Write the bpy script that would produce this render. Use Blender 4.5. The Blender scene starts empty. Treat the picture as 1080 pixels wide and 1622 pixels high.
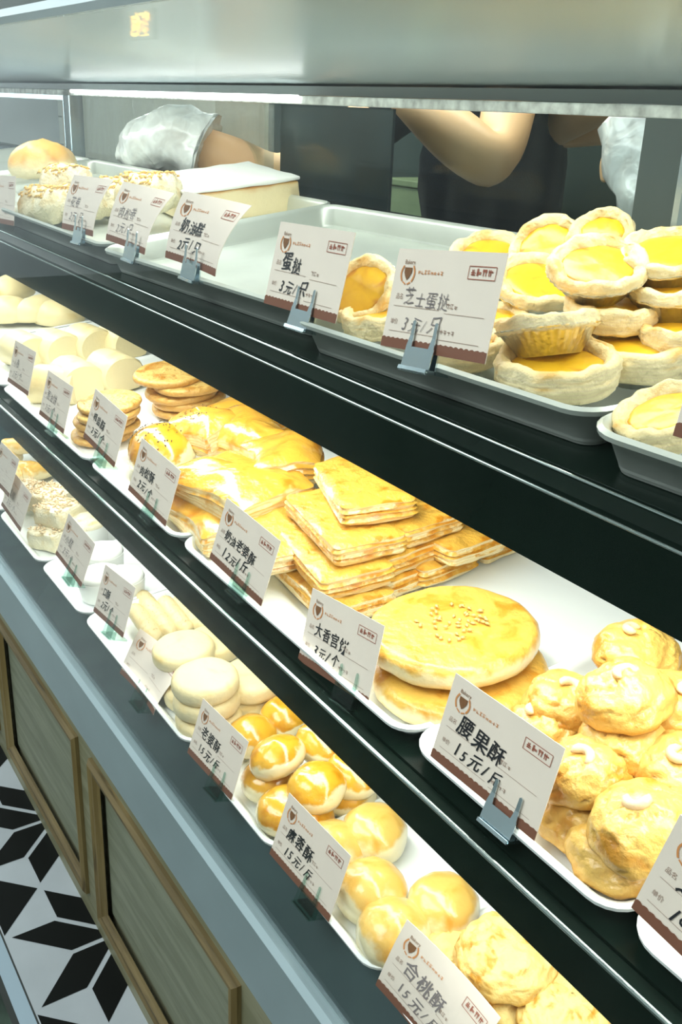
import bpy, bmesh, math, random
from mathutils import Vector, Matrix, Quaternion, noise
R = math.radians
SC = bpy.context.scene
COL = SC.collection

# ------------------------------------------------------------------ camera
HC = 1.342                         # lens height above the floor
FPX = 1557.0                       # focal length in pixels of the 1080 x 1622 frame
AX = Vector((0.54293058, -0.33859125, 0.76849356))
AY = Vector((0.83887076, 0.17615263, -0.5150399))
AZ = Vector((0.03901585, 0.92429769, 0.37967295))
CAMROT = Matrix((AX, AY, AZ))      # camera axes -> world axes
cam = bpy.data.cameras.new('camera')
cam.sensor_fit = 'VERTICAL'; cam.sensor_height = 36.0; cam.lens = 36.0 * FPX / 1622.0
cam.clip_start = 0.02; cam.clip_end = 60
cam_o = bpy.data.objects.new('camera', cam); COL.objects.link(cam_o)
cam_o.matrix_world = Matrix.Translation((0, 0, HC)) @ CAMROT.to_4x4()
SC.camera = cam_o

# ------------------------------------------------------------------ exposure, world, lights
SC.view_settings.view_transform = 'Standard'
SC.view_settings.look = 'None'
SC.view_settings.gamma = 1.0
SC.view_settings.use_curve_mapping = False
SC.view_settings.exposure = 0.62
W = bpy.data.worlds.new('shop_daylight'); SC.world = W; W.use_nodes = True
bg = W.node_tree.nodes['Background']
bg.inputs[0].default_value = (0.80, 0.93, 0.93, 1); bg.inputs[1].default_value = 0.30

def area(name, loc, direction, sx, sy, power, color):
    l = bpy.data.lights.new(name, 'AREA'); l.shape = 'RECTANGLE'; l.size = sx; l.size_y = sy
    l.energy = power; l.color = color
    o = bpy.data.objects.new(name, l); COL.objects.link(o); o.location = loc
    d = Vector(direction).normalized(); z = -d
    x = Vector((1, 0, 0)); y = z.cross(x).normalized()
    o.rotation_euler = Matrix((x, y, z)).transposed().to_euler()
    return o
LEDC = (0.95, 1.0, 0.92)
area('shelf_light_upper', (-1.9, 0.47, HC - 0.222), (0, 0.05, -1), 4.6, 0.05, 10.0, LEDC)
area('shelf_light_lower', (-1.9, 0.455, HC - 0.490), (0, 0.0, -1), 4.6, 0.04, 6.0, LEDC)
area('canopy_light', (-1.9, 0.52, HC + 0.055), (0, 0.12, -1), 4.6, 0.05, 6.3, (0.96, 1.0, 0.94))
area('ceiling_light', (-1.2, -0.9, 2.72), (0, 0.25, -1), 2.4, 1.2, 52, (0.90, 0.98, 1.0))
area('far_wall_fill', (-6.2, -1.2, 2.70), (-.3, 0, -1), 2.0, 2.0, 60, (0.88, 0.97, 1.0))  # added fill: brightens the far wall and floor that the front glass mirrors
area('kitchen_light', (-2.6, 1.20, 2.70), (-.1, 0.1, -1), 3.6, 0.6, 68, (1.0, 0.97, 0.88))

# ------------------------------------------------------------------ pixel -> place
def ray(px, py):
    return CAMROT @ Vector((px - 540.0, 811.0 - py, -FPX))
def at_y(px, py, Y):
    d = ray(px, py); return Vector((0, 0, HC)) + d * (Y / d.y)
SURF = {'top': (0.405, HC - 0.176, 7.5), 'mid': (0.405, HC - 0.452, 5.5), 'bot': (0.39, HC - 0.694, 5.0)}
def normal(s): t = R(SURF[s][2]); return Vector((0, -math.sin(t), math.cos(t)))
def at(px, py, s, h=0.0):          # point on the plane h above a shelf's tray floor
    y0, z0, t = SURF[s]; n = normal(s)
    d = ray(px, py); o = Vector((0, 0, HC)); p0 = Vector((0, y0, z0)) + n * h
    return o + d * ((p0 - o).dot(n) / d.dot(n))
def on(s, x, v, h=0.0):            # shelf coordinates: along, up the slope, above
    y0, z0, t = SURF[s]; t = R(t)
    return Vector((x, y0 + v * math.cos(t), z0 + v * math.sin(t))) + normal(s) * h

# ------------------------------------------------------------------ materials
MATS = {}
def newmat(name):
    m = bpy.data.materials.new(name); m.use_nodes = True; nt = m.node_tree
    return m, nt, nt.nodes['Principled BSDF']
def node(nt, kind, **kw):
    n = nt.nodes.new(kind)
    for k, v in kw.items(): setattr(n, k, v)
    return n
def plain(name, col, rough=0.5, metal=0.0, noise_amt=0.0, scale=20, bump=0.0, bscale=200, ior=1.45, emit=None, estr=0, coat=0.0):
    m, nt, b = newmat(name)
    b.inputs['Base Color'].default_value = (*col, 1); b.inputs['Roughness'].default_value = rough
    b.inputs['Metallic'].default_value = metal; b.inputs['IOR'].default_value = ior
    b.inputs['Coat Weight'].default_value = coat
    if emit: b.inputs['Emission Color'].default_value = (*emit, 1); b.inputs['Emission Strength'].default_value = estr
    tc = node(nt, 'ShaderNodeTexCoord')
    if noise_amt:
        t = node(nt, 'ShaderNodeTexNoise'); t.inputs['Scale'].default_value = scale; t.inputs['Detail'].default_value = 6
        nt.links.new(tc.outputs['Object'], t.inputs['Vector'])
        r = node(nt, 'ShaderNodeMapRange'); r.inputs[1].default_value = .3; r.inputs[2].default_value = .7
        r.inputs[3].default_value = 1 - noise_amt; r.inputs[4].default_value = 1 + noise_amt
        nt.links.new(t.outputs[0], r.inputs[0])
        mx = node(nt, 'ShaderNodeMix', data_type='RGBA', blend_type='MULTIPLY'); mx.inputs[0].default_value = 1
        mx.inputs[6].default_value = (*col, 1); nt.links.new(r.outputs[0], mx.inputs[7])
        nt.links.new(mx.outputs[2], b.inputs['Base Color'])
    if bump:
        t = node(nt, 'ShaderNodeTexNoise'); t.inputs['Scale'].default_value = bscale; t.inputs['Detail'].default_value = 4
        nt.links.new(tc.outputs['Object'], t.inputs['Vector'])
        bp = node(nt, 'ShaderNodeBump'); bp.inputs['Strength'].default_value = bump; bp.inputs['Distance'].default_value = .002
        nt.links.new(t.outputs[0], bp.inputs['Height']); nt.links.new(bp.outputs[0], b.inputs['Normal'])
    MATS[name] = m
    return m

def pastry(name, pale, gold, dark, lo=.15, hi=.75, nscale=60, namt=.5, rough=.4, layers=0.0, bump=.5, bscale=160, patch=1.0, coat=0.0, patch_scale=None):
    """egg-washed dough: pale sides, golden top (by the object's own up direction), darker baked patches"""
    m, nt, b = newmat(name); L = nt.links.new
    tc = node(nt, 'ShaderNodeTexCoord')
    sep = node(nt, 'ShaderNodeSeparateXYZ'); L(tc.outputs['Normal'], sep.inputs[0])
    n1 = node(nt, 'ShaderNodeTexNoise'); n1.inputs['Scale'].default_value = nscale; n1.inputs['Detail'].default_value = 5
    L(tc.outputs['Object'], n1.inputs['Vector'])
    ma = node(nt, 'ShaderNodeMath', operation='MULTIPLY_ADD'); ma.inputs[1].default_value = namt; ma.inputs[2].default_value = -namt * .5
    L(n1.outputs[0], ma.inputs[0])
    ad = node(nt, 'ShaderNodeMath', operation='ADD'); L(sep.outputs[2], ad.inputs[0]); L(ma.outputs[0], ad.inputs[1])
    mr = node(nt, 'ShaderNodeMapRange', interpolation_type='SMOOTHSTEP'); mr.inputs[1].default_value = lo; mr.inputs[2].default_value = hi
    L(ad.outputs[0], mr.inputs[0])
    m1 = node(nt, 'ShaderNodeMix', data_type='RGBA'); m1.inputs[6].default_value = (*pale, 1); m1.inputs[7].default_value = (*gold, 1)
    pm = node(nt, 'ShaderNodeMath', operation='MULTIPLY'); L(mr.outputs[0], pm.inputs[0]); pm.inputs[1].default_value = patch
    L(pm.outputs[0], m1.inputs[0])
    n2 = node(nt, 'ShaderNodeTexNoise'); n2.inputs['Scale'].default_value = patch_scale or nscale * .55; n2.inputs['Detail'].default_value = 6; n2.inputs['Distortion'].default_value = .6
    L(tc.outputs['Object'], n2.inputs['Vector'])
    r2 = node(nt, 'ShaderNodeMapRange', interpolation_type='SMOOTHSTEP'); r2.inputs[1].default_value = .48; r2.inputs[2].default_value = .70
    L(n2.outputs[0], r2.inputs[0])
    mm = node(nt, 'ShaderNodeMath', operation='MULTIPLY'); L(r2.outputs[0], mm.inputs[0]); L(mr.outputs[0], mm.inputs[1])
    m2 = node(nt, 'ShaderNodeMix', data_type='RGBA'); L(mm.outputs[0], m2.inputs[0]); L(m1.outputs[2], m2.inputs[6]); m2.inputs[7].default_value = (*dark, 1)
    out = m2.outputs[2]
    if layers:
        sp = node(nt, 'ShaderNodeSeparateXYZ'); L(tc.outputs['Object'], sp.inputs[0])
        n3 = node(nt, 'ShaderNodeTexNoise'); n3.inputs['Scale'].default_value = 45; L(tc.outputs['Object'], n3.inputs['Vector'])
        k = node(nt, 'ShaderNodeMath', operation='MULTIPLY_ADD'); k.inputs[1].default_value = .006; L(n3.outputs[0], k.inputs[0]); L(sp.outputs[2], k.inputs[2])
        s = node(nt, 'ShaderNodeMath', operation='MULTIPLY'); s.inputs[1].default_value = layers; L(k.outputs[0], s.inputs[0])
        sn = node(nt, 'ShaderNodeMath', operation='SINE'); L(s.outputs[0], sn.inputs[0])
        rr = node(nt, 'ShaderNodeMapRange'); rr.inputs[1].default_value = .2; rr.inputs[2].default_value = 1.0; rr.inputs[4].default_value = .55; L(sn.outputs[0], rr.inputs[0])
        iv = node(nt, 'ShaderNodeMath', operation='SUBTRACT'); iv.inputs[0].default_value = 1; L(mr.outputs[0], iv.inputs[1])
        ml = node(nt, 'ShaderNodeMath', operation='MULTIPLY'); L(rr.outputs[0], ml.inputs[0]); L(iv.outputs[0], ml.inputs[1])
        m3 = node(nt, 'ShaderNodeMix', data_type='RGBA'); L(ml.outputs[0], m3.inputs[0]); L(out, m3.inputs[6]); m3.inputs[7].default_value = (gold[0] * .95, gold[1] * .95, gold[2] * 1.3, 1)
        out = m3.outputs[2]
    L(out, b.inputs['Base Color'])
    b.inputs['Roughness'].default_value = rough; b.inputs['Coat Weight'].default_value = coat; b.inputs['Coat Roughness'].default_value = .15
    if bump:
        t = node(nt, 'ShaderNodeTexNoise'); t.inputs['Scale'].default_value = bscale; t.inputs['Detail'].default_value = 5
        L(tc.outputs['Object'], t.inputs['Vector'])
        bp = node(nt, 'ShaderNodeBump'); bp.inputs['Strength'].default_value = bump; bp.inputs['Distance'].default_value = .003
        L(t.outputs[0], bp.inputs['Height']); L(bp.outputs[0], b.inputs['Normal'])
    MATS[name] = m
    return m

CREAM = (.88, .77, .48)
pastry('puff', (.84, .69, .38), (.72, .39, .055), (.56, .21, .010), lo=.15, hi=.75, layers=2600, rough=.34, bump=1.0, bscale=120, nscale=120, namt=1.7, patch_scale=48, coat=.4)  # puff, flaky, round_flat: pale flecks paint white sparkle highlights into the golden tops
pastry('flaky', (.86, .71, .38), (.72, .37, .040), (.54, .20, .008), lo=.05, hi=.75, nscale=70, namt=1.5, rough=.26, bump=1.0, bscale=60, layers=1500, coat=.6, patch_scale=30)
pastry('eggwash', (.88, .76, .46), (.72, .37, .025), (.58, .23, .006), lo=.28, hi=.46, nscale=50, namt=1.0, rough=.2, coat=.8, bump=.4, bscale=90, patch_scale=40)
pastry('eggwash_pale', (.84, .74, .46), (.74, .46, .11), (.64, .30, .03), lo=.25, hi=.6, nscale=34, namt=1.5, rough=.28, coat=.5, bump=.4, bscale=80, patch_scale=26)
pastry('cookie', (.64, .33, .040), (.74, .45, .105), (.54, .22, .012), lo=-.4, hi=.5, nscale=70, rough=.34, coat=.35, bump=1.0, bscale=110, patch_scale=40)
pastry('crackle', (.66, .36, .05), (.82, .60, .21), (.58, .26, .018), lo=-.1, hi=.7, nscale=70, namt=1.4, rough=.5, bump=1.0, bscale=90, patch_scale=60)
pastry('crust', (.90, .78, .48), (.88, .70, .36), (.76, .45, .12), lo=-.2, hi=.6, nscale=60, rough=.5, bump=.9, bscale=120, layers=2400, patch_scale=34)
pastry('pale_cake', (.80, .69, .42), (.76, .62, .33), (.70, .48, .16), lo=-.1, hi=.7, nscale=35, rough=.5, bump=.35, patch_scale=22)
pastry('round_flat', (.86, .70, .38), (.74, .43, .075), (.60, .26, .018), lo=.1, hi=.7, nscale=70, namt=1.5, rough=.36, bump=.9, bscale=90, patch_scale=36, coat=.35)
pastry('disc', (.60, .32, .07), (.74, .48, .14), (.50, .21, .02), lo=.2, hi=.8, nscale=80, namt=1.4, rough=.42, bump=.9)
pastry('white_bun', (.78, .66, .38), (.76, .63, .34), (.68, .46, .15), lo=-.2, hi=.7, nscale=20, rough=.45, bump=.2, patch_scale=14)
pastry('floss', (.86, .78, .54), (.90, .81, .58), (.78, .60, .30), lo=-.5, hi=.5, nscale=90, rough=.8, bump=1.0, bscale=260)
pastry('bread', (.88, .74, .44), (.76, .42, .09), (.58, .22, .03), lo=.0, hi=.7, nscale=35, rough=.4, bump=.3, patch_scale=16)
pastry('custard', (.76, .42, .014), (.78, .44, .014), (.54, .19, .008), lo=-.5, hi=.3, nscale=70, rough=.30, coat=.12, bump=.2, bscale=70, patch_scale=30)
plain('white_cake', (.92, .92, .88), .55, bump=.2, bscale=150)
plain('paper_cup', (.90, .90, .86), .6)
plain('nut', (.82, .60, .36), .45, noise_amt=.1, scale=90, bump=.3)
plain('sesame_black', (.02, .018, .015), .5)
plain('sesame_tan', (.62, .40, .14), .5)
plain('crumb', (.80, .52, .16), .6)
plain('foil', (.86, .86, .83), .28, metal=1.0, noise_amt=.1, scale=150, bump=.3)
plain('aluminium', (.56, .59, .54), .40, metal=.55, noise_amt=.08, scale=14, bump=.12, bscale=60)
plain('white_tray', (.90, .92, .90), .32, noise_amt=.02, scale=8)
plain('steel', (.62, .66, .68), .22, metal=1.0, noise_amt=.06, scale=9)
plain('brushed', (.48, .60, .62), .36, metal=.55, noise_amt=.06, scale=4)
plain('dark_steel', (.004, .010, .007), .22, noise_amt=.2, scale=6, ior=1.22)
plain('deck_steel', (.030, .055, .058), .20, noise_amt=.2, scale=6, ior=1.6)
plain('lip_steel', (.72, .80, .78), .15, metal=1.0)
plain('canopy', (.74, .84, .86), .22, ior=1.6, noise_amt=.03, scale=3)
plain('dark_panel', (.016, .026, .034), .3, noise_amt=.4, scale=9)
plain('frame_grey', (.10, .13, .12), .4)
plain('rail_grey', (.72, .76, .72), .55, noise_amt=.35, scale=60)
plain('led', (1, 1, 1), .5, emit=(.95, 1, .97), estr=3.0)
plain('card_paper', (.80, .69, .59), .7, noise_amt=.02, scale=30)
plain('band_brown', (.19, .072, .040), .7)
plain('print_brown', (.33, .22, .17), .8)
plain('print_orange', (.62, .25, .08), .8)
plain('emblem_brown', (.20, .085, .03), .8)
plain('print_red', (.34, .10, .06), .8)
plain('ink', (.012, .012, .016), .6)
plain('ink_faint', (.20, .17, .17), .7)
plain('clip_steel', (.58, .68, .72), .22, metal=1.0)
plain('skin', (.74, .46, .24), .5, noise_amt=.06, scale=18, bump=.1)
plain('hair', (.012, .010, .010), .45, bump=.5, bscale=90)
plain('dark_cloth', (.007, .012, .011), .85, noise_amt=.25, scale=25, bump=.3, bscale=300)
plain('navy_cloth', (.009, .013, .020), .85, noise_amt=.25, scale=25, bump=.3, bscale=300)
plain('shoe', (.015, .015, .015), .4)
plain('eye_white', (.8, .8, .78), .3)
plain('lips', (.50, .20, .15), .5)
plain('olive_box', (.10, .14, .075), .55, noise_amt=.15, scale=10)
plain('cabinet_dark', (.006, .014, .010), .4, noise_amt=.3, scale=4)
plain('counter_grey', (.10, .12, .10), .4, noise_amt=.1, scale=6)
plain('yellow_sign', (.85, .55, .06), .5)
plain('ceiling_dark', (.20, .22, .22), .8)
plain('mall_wall', (.58, .64, .66), .6, noise_amt=.1, scale=2)
plain('window_glow', (.8, .9, .95), .5, emit=(.72, .90, 1.0), estr=2.4)
plain('sign_glow', (.9, .85, .5), .5, emit=(.95, .90, .45), estr=1.3)
plain('orange_glow', (.9, .5, .05), .5, emit=(1.0, .55, .04), estr=11)
plain('beige_wall', (.46, .44, .37), .6, noise_amt=.05, scale=2)
plain('floor_white', (.44, .475, .49), .35, noise_amt=.07, scale=9)
plain('floor_black', (.004, .005, .004), .45, ior=1.25)
plain('floor_border', (.36, .46, .52), .35)
plain('floor_outer', (.035, .055, .040), .3, noise_amt=.6, scale=14)
plain('grout', (.30, .33, .36), .6)
plain('kick', (.03, .035, .03), .6)

def wood_mat(name, c1, c2, streak, rough=.5, axis=0):
    m, nt, b = newmat(name); L = nt.links.new
    tc = node(nt, 'ShaderNodeTexCoord'); mp = node(nt, 'ShaderNodeMapping')
    sc = [38, 38, 38]; sc[axis] = 3.0; mp.inputs['Scale'].default_value = sc
    L(tc.outputs['Object'], mp.inputs[0])
    n1 = node(nt, 'ShaderNodeTexNoise'); n1.inputs['Scale'].default_value = 1.6; n1.inputs['Detail'].default_value = 8; n1.inputs['Distortion'].default_value = .4
    L(mp.outputs[0], n1.inputs['Vector'])
    cr = node(nt, 'ShaderNodeMapRange', interpolation_type='SMOOTHSTEP'); cr.inputs[1].default_value = .35; cr.inputs[2].default_value = .68
    L(n1.outputs[0], cr.inputs[0])
    m1 = node(nt, 'ShaderNodeMix', data_type='RGBA'); m1.inputs[6].default_value = (*c1, 1); m1.inputs[7].default_value = (*c2, 1); L(cr.outputs[0], m1.inputs[0])
    n2 = node(nt, 'ShaderNodeTexNoise'); n2.inputs['Scale'].default_value = 3.2; n2.inputs['Detail'].default_value = 3; L(mp.outputs[0], n2.inputs['Vector'])
    c2r = node(nt, 'ShaderNodeMapRange', interpolation_type='SMOOTHSTEP'); c2r.inputs[1].default_value = .60; c2r.inputs[2].default_value = .78; c2r.inputs[4].default_value = .8
    L(n2.outputs[0], c2r.inputs[0])
    m2 = node(nt, 'ShaderNodeMix', data_type='RGBA'); L(c2r.outputs[0], m2.inputs[0]); L(m1.outputs[2], m2.inputs[6]); m2.inputs[7].default_value = (*streak, 1)
    L(m2.outputs[2], b.inputs['Base Color']); b.inputs['Roughness'].default_value = rough
    bp = node(nt, 'ShaderNodeBump'); bp.inputs['Strength'].default_value = .25; bp.inputs['Distance'].default_value = .002
    L(n1.outputs[0], bp.inputs['Height']); L(bp.outputs[0], b.inputs['Normal'])
    MATS[name] = m
wood_mat('wood_panel', (.19, .205, .135), (.26, .275, .19), (.13, .135, .08), axis=0)
wood_mat('wood_rail', (.20, .195, .11), (.27, .26, .16), (.13, .115, .055), axis=0)
wood_mat('wood_mould', (.17, .115, .035), (.25, .185, .07), (.05, .035, .015), axis=2)
wood_mat('wood_mould_flat', (.12, .085, .032), (.20, .145, .058), (.035, .026, .012), axis=0)

def glass_mat(name, tint, refl, haze=0.0):
    """thin clear pane: sees straight through, reflects more at a shallow angle; haze is the film of dust and wipe marks on it"""
    m = bpy.data.materials.new(name); m.use_nodes = True; nt = m.node_tree; L = nt.links.new
    nt.nodes.remove(nt.nodes['Principled BSDF']); out = nt.nodes['Material Output']
    tr = node(nt, 'ShaderNodeBsdfTransparent'); tr.inputs[0].default_value = (*tint, 1)
    gl = node(nt, 'ShaderNodeBsdfGlossy'); gl.inputs['Roughness'].default_value = .02
    lw = node(nt, 'ShaderNodeLayerWeight'); lw.inputs[0].default_value = .5
    pw = node(nt, 'ShaderNodeMath', operation='POWER'); pw.inputs[1].default_value = 5; L(lw.outputs['Facing'], pw.inputs[0])
    mu = node(nt, 'ShaderNodeMath', operation='MULTIPLY_ADD'); mu.inputs[1].default_value = .9 * refl; mu.inputs[2].default_value = .014 * refl; L(pw.outputs[0], mu.inputs[0])
    mx = node(nt, 'ShaderNodeMixShader'); L(mu.outputs[0], mx.inputs[0]); L(tr.outputs[0], mx.inputs[1]); L(gl.outputs[0], mx.inputs[2])
    last = mx
    if haze:
        tc = node(nt, 'ShaderNodeTexCoord'); mp = node(nt, 'ShaderNodeMapping'); mp.inputs['Scale'].default_value = (26, 26, 2.2)
        L(tc.outputs['Object'], mp.inputs[0])
        nz = node(nt, 'ShaderNodeTexNoise'); nz.inputs['Scale'].default_value = 1.3; nz.inputs['Detail'].default_value = 6; L(mp.outputs[0], nz.inputs['Vector'])
        n2 = node(nt, 'ShaderNodeTexNoise'); n2.inputs['Scale'].default_value = 1.7; L(tc.outputs['Object'], n2.inputs['Vector'])
        ml = node(nt, 'ShaderNodeMath', operation='MULTIPLY'); L(nz.outputs[0], ml.inputs[0]); L(n2.outputs[0], ml.inputs[1])
        r = node(nt, 'ShaderNodeMapRange'); r.inputs[1].default_value = .15; r.inputs[2].default_value = .45; r.inputs[4].default_value = haze; L(ml.outputs[0], r.inputs[0])
        df = node(nt, 'ShaderNodeBsdfTranslucent'); df.inputs[0].default_value = (.85, .92, .9, 1)
        d2 = node(nt, 'ShaderNodeBsdfDiffuse'); d2.inputs[0].default_value = (.85, .92, .9, 1)
        a = node(nt, 'ShaderNodeMixShader'); a.inputs[0].default_value = .5; L(df.outputs[0], a.inputs[1]); L(d2.outputs[0], a.inputs[2])
        m2 = node(nt, 'ShaderNodeMixShader'); L(r.outputs[0], m2.inputs[0]); L(mx.outputs[0], m2.inputs[1]); L(a.outputs[0], m2.inputs[2]); last = m2
    L(last.outputs[0], out.inputs[0]); MATS[name] = m
glass_mat('front_glass', (.985, .995, .99), .75, haze=.005)
glass_mat('back_glass', (.93, .97, .95), .5, haze=.03)
glass_mat('back_glass_dusty', (.93, .97, .95), .7, haze=.30)
glass_mat('clear_plastic', (.72, .84, .80), 1.4)
def film_mat(name, alpha):
    m, nt, b = newmat(name); L = nt.links.new
    b.inputs['Base Color'].default_value = (.88, .92, .90, 1); b.inputs['Roughness'].default_value = .3; b.inputs['Coat Weight'].default_value = .5
    tc = node(nt, 'ShaderNodeTexCoord'); t = node(nt, 'ShaderNodeTexNoise'); t.inputs['Scale'].default_value = 26; t.inputs['Distortion'].default_value = 1.2; L(tc.outputs['Object'], t.inputs['Vector'])
    r = node(nt, 'ShaderNodeMapRange'); r.inputs[1].default_value = .35; r.inputs[2].default_value = .65; r.inputs[3].default_value = alpha - .12; r.inputs[4].default_value = min(1, alpha + .15); L(t.outputs[0], r.inputs[0])
    L(r.outputs[0], b.inputs['Alpha'])
    bp = node(nt, 'ShaderNodeBump'); bp.inputs['Strength'].default_value = .8; bp.inputs['Distance'].default_value = .004; L(t.outputs[0], bp.inputs['Height']); L(bp.outputs[0], b.inputs['Normal'])
    MATS[name] = m
film_mat('glove_film', .84)
def tile_mat():
    m, nt, b = newmat('white_tiles'); L = nt.links.new
    tc = node(nt, 'ShaderNodeTexCoord'); mp = node(nt, 'ShaderNodeMapping'); mp.inputs['Rotation'].default_value = (R(-90), 0, 0); L(tc.outputs['Object'], mp.inputs[0])
    br = node(nt, 'ShaderNodeTexBrick'); br.offset = 0; br.inputs['Color1'].default_value = (.70, .74, .68, 1); br.inputs['Color2'].default_value = (.66, .70, .64, 1); br.inputs['Mortar'].default_value = (.30, .33, .30, 1)
    br.inputs['Scale'].default_value = 1; br.inputs['Brick Width'].default_value = .30; br.inputs['Row Height'].default_value = .20; br.inputs['Mortar Size'].default_value = .006
    L(mp.outputs[0], br.inputs[0]); L(br.outputs[0], b.inputs['Base Color']); b.inputs['Roughness'].default_value = .25; MATS['white_tiles'] = m
tile_mat()
def grid_mat():
    m, nt, b = newmat('ceiling_grid'); L = nt.links.new
    tc = node(nt, 'ShaderNodeTexCoord')
    br = node(nt, 'ShaderNodeTexBrick'); br.offset = 0; br.inputs['Color1'].default_value = (.55, .62, .64, 1); br.inputs['Color2'].default_value = (.50, .58, .60, 1); br.inputs['Mortar'].default_value = (.10, .12, .12, 1)
    br.inputs['Scale'].default_value = 1; br.inputs['Brick Width'].default_value = .6; br.inputs['Row Height'].default_value = .6; br.inputs['Mortar Size'].default_value = .03
    L(tc.outputs['Object'], br.inputs[0]); L(br.outputs[0], b.inputs['Base Color']); b.inputs['Roughness'].default_value = .8; MATS['ceiling_grid'] = m
grid_mat()

# ------------------------------------------------------------------ mesh helpers
def finish(name, bm, mat, smooth=True, angle=None):
    bmesh.ops.recalc_face_normals(bm, faces=bm.faces)
    me = bpy.data.meshes.new(name); bm.to_mesh(me); bm.free()
    for m in (mat if isinstance(mat, (list, tuple)) else [mat]): me.materials.append(MATS[m])
    for p in me.polygons: p.use_smooth = smooth
    if smooth and angle: me.set_sharp_from_angle(angle=R(angle))
    return me
def obj(name, me, parent=None, loc=None, label=None):
    o = bpy.data.objects.new(name, me); COL.objects.link(o)
    if parent: o.parent = parent
    if loc is not None: o.location = loc
    if label: o['label'] = label
    return o
def tag(o, label, cat, group=None, kind=None):
    o['label'] = label; o['category'] = cat
    if group: o['group'] = group
    if kind: o['kind'] = kind
    return o
def thing(name, label, cat, loc=(0, 0, 0), group=None):
    o = bpy.data.objects.new(name, None); COL.objects.link(o); o.location = loc; o.empty_display_size = .02
    return tag(o, label, cat, group)
def box(bm, x0, x1, y0, y1, z0, z1, mi=0, bev=0.0):
    vs = [bm.verts.new((x, y, z)) for x in (x0, x1) for y in (y0, y1) for z in (z0, z1)]
    fs = [bm.faces.new([vs[i] for i in f]) for f in ((0, 1, 3, 2), (4, 6, 7, 5), (0, 4, 5, 1), (2, 3, 7, 6), (0, 2, 6, 4), (1, 5, 7, 3))]
    for f in fs: f.material_index = mi
    if bev:
        es = list({e for f in fs for e in f.edges})
        bmesh.ops.bevel(bm, geom=es, offset=bev, segments=2, affect='EDGES', profile=.5)
    return vs
def prism(bm, poly, x0, x1, mi=0):
    """a (y,z) outline swept along x"""
    a = [bm.verts.new((x0, y, z)) for y, z in poly]; b = [bm.verts.new((x1, y, z)) for y, z in poly]; n = len(poly)
    for i in range(n): bm.faces.new((a[i], a[(i + 1) % n], b[(i + 1) % n], b[i])).material_index = mi
    bm.faces.new(a).material_index = mi; bm.faces.new(b[::-1]).material_index = mi
def tube(bm, pts, rad, seg=8, cap=True, mi=0):
    rings = []; pts = [Vector(p) for p in pts]; up = None
    for i, p in enumerate(pts):
        t = (pts[min(i + 1, len(pts) - 1)] - pts[max(i - 1, 0)]).normalized()
        if up is None: up = Vector((0, 0, 1)) if abs(t.z) < .9 else Vector((1, 0, 0))
        s = t.cross(up).normalized(); up = s.cross(t).normalized()
        r = rad[i] if isinstance(rad, (list, tuple)) else rad
        rings.append([bm.verts.new(p + (s * math.cos(a) + up * math.sin(a)) * r) for a in [2 * math.pi * k / seg for k in range(seg)]])
    for a, b in zip(rings, rings[1:]):
        for k in range(seg): bm.faces.new((a[k], a[(k + 1) % seg], b[(k + 1) % seg], b[k])).material_index = mi
    if cap: bm.faces.new(rings[0][::-1]).material_index = mi; bm.faces.new(rings[-1]).material_index = mi
def lathe(bm, prof, seg=32, fr=None, close_top=True, close_bot=True):
    """profile of (radius, z) bottom to top; fr(angle, i) scales the radius"""
    rings = []
    for i, (r, z) in enumerate(prof):
        rings.append([bm.verts.new((r * math.cos(a) * (fr(a, i) if fr else 1), r * math.sin(a) * (fr(a, i) if fr else 1), z)) for a in [2 * math.pi * k / seg for k in range(seg)]])
    for a, b in zip(rings, rings[1:]):
        for k in range(seg): bm.faces.new((a[k], a[(k + 1) % seg], b[(k + 1) % seg], b[k]))
    if close_bot: bm.faces.new(rings[0][::-1])
    if close_top: bm.faces.new(rings[-1])
def rough_up(bm, amp, scale, seed, zamp=1.0):
    bmesh.ops.recalc_face_normals(bm, faces=bm.faces); bm.normal_update(); o = Vector((seed * 7.31, seed * 3.17, seed * 1.93))
    for v in bm.verts:
        d = noise.fractal(v.co * scale + o, 1.0, 2.0, 3) * amp
        n = v.normal; v.co += Vector((n.x, n.y, n.z * zamp)) * d
def ring_tops(prof_r, H, e):       # rounded-edge disc profile
    p = []
    for k in range(6):
        a = -math.pi / 2 + math.pi * k / 5 * .5
        p.append((prof_r - e + e * math.cos(a), e + e * math.sin(a)))
    for k in range(6):
        a = math.pi / 2 * k / 5
        p.append((prof_r - e + e * math.cos(a), H - e + e * math.sin(a)))
    return p

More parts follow.
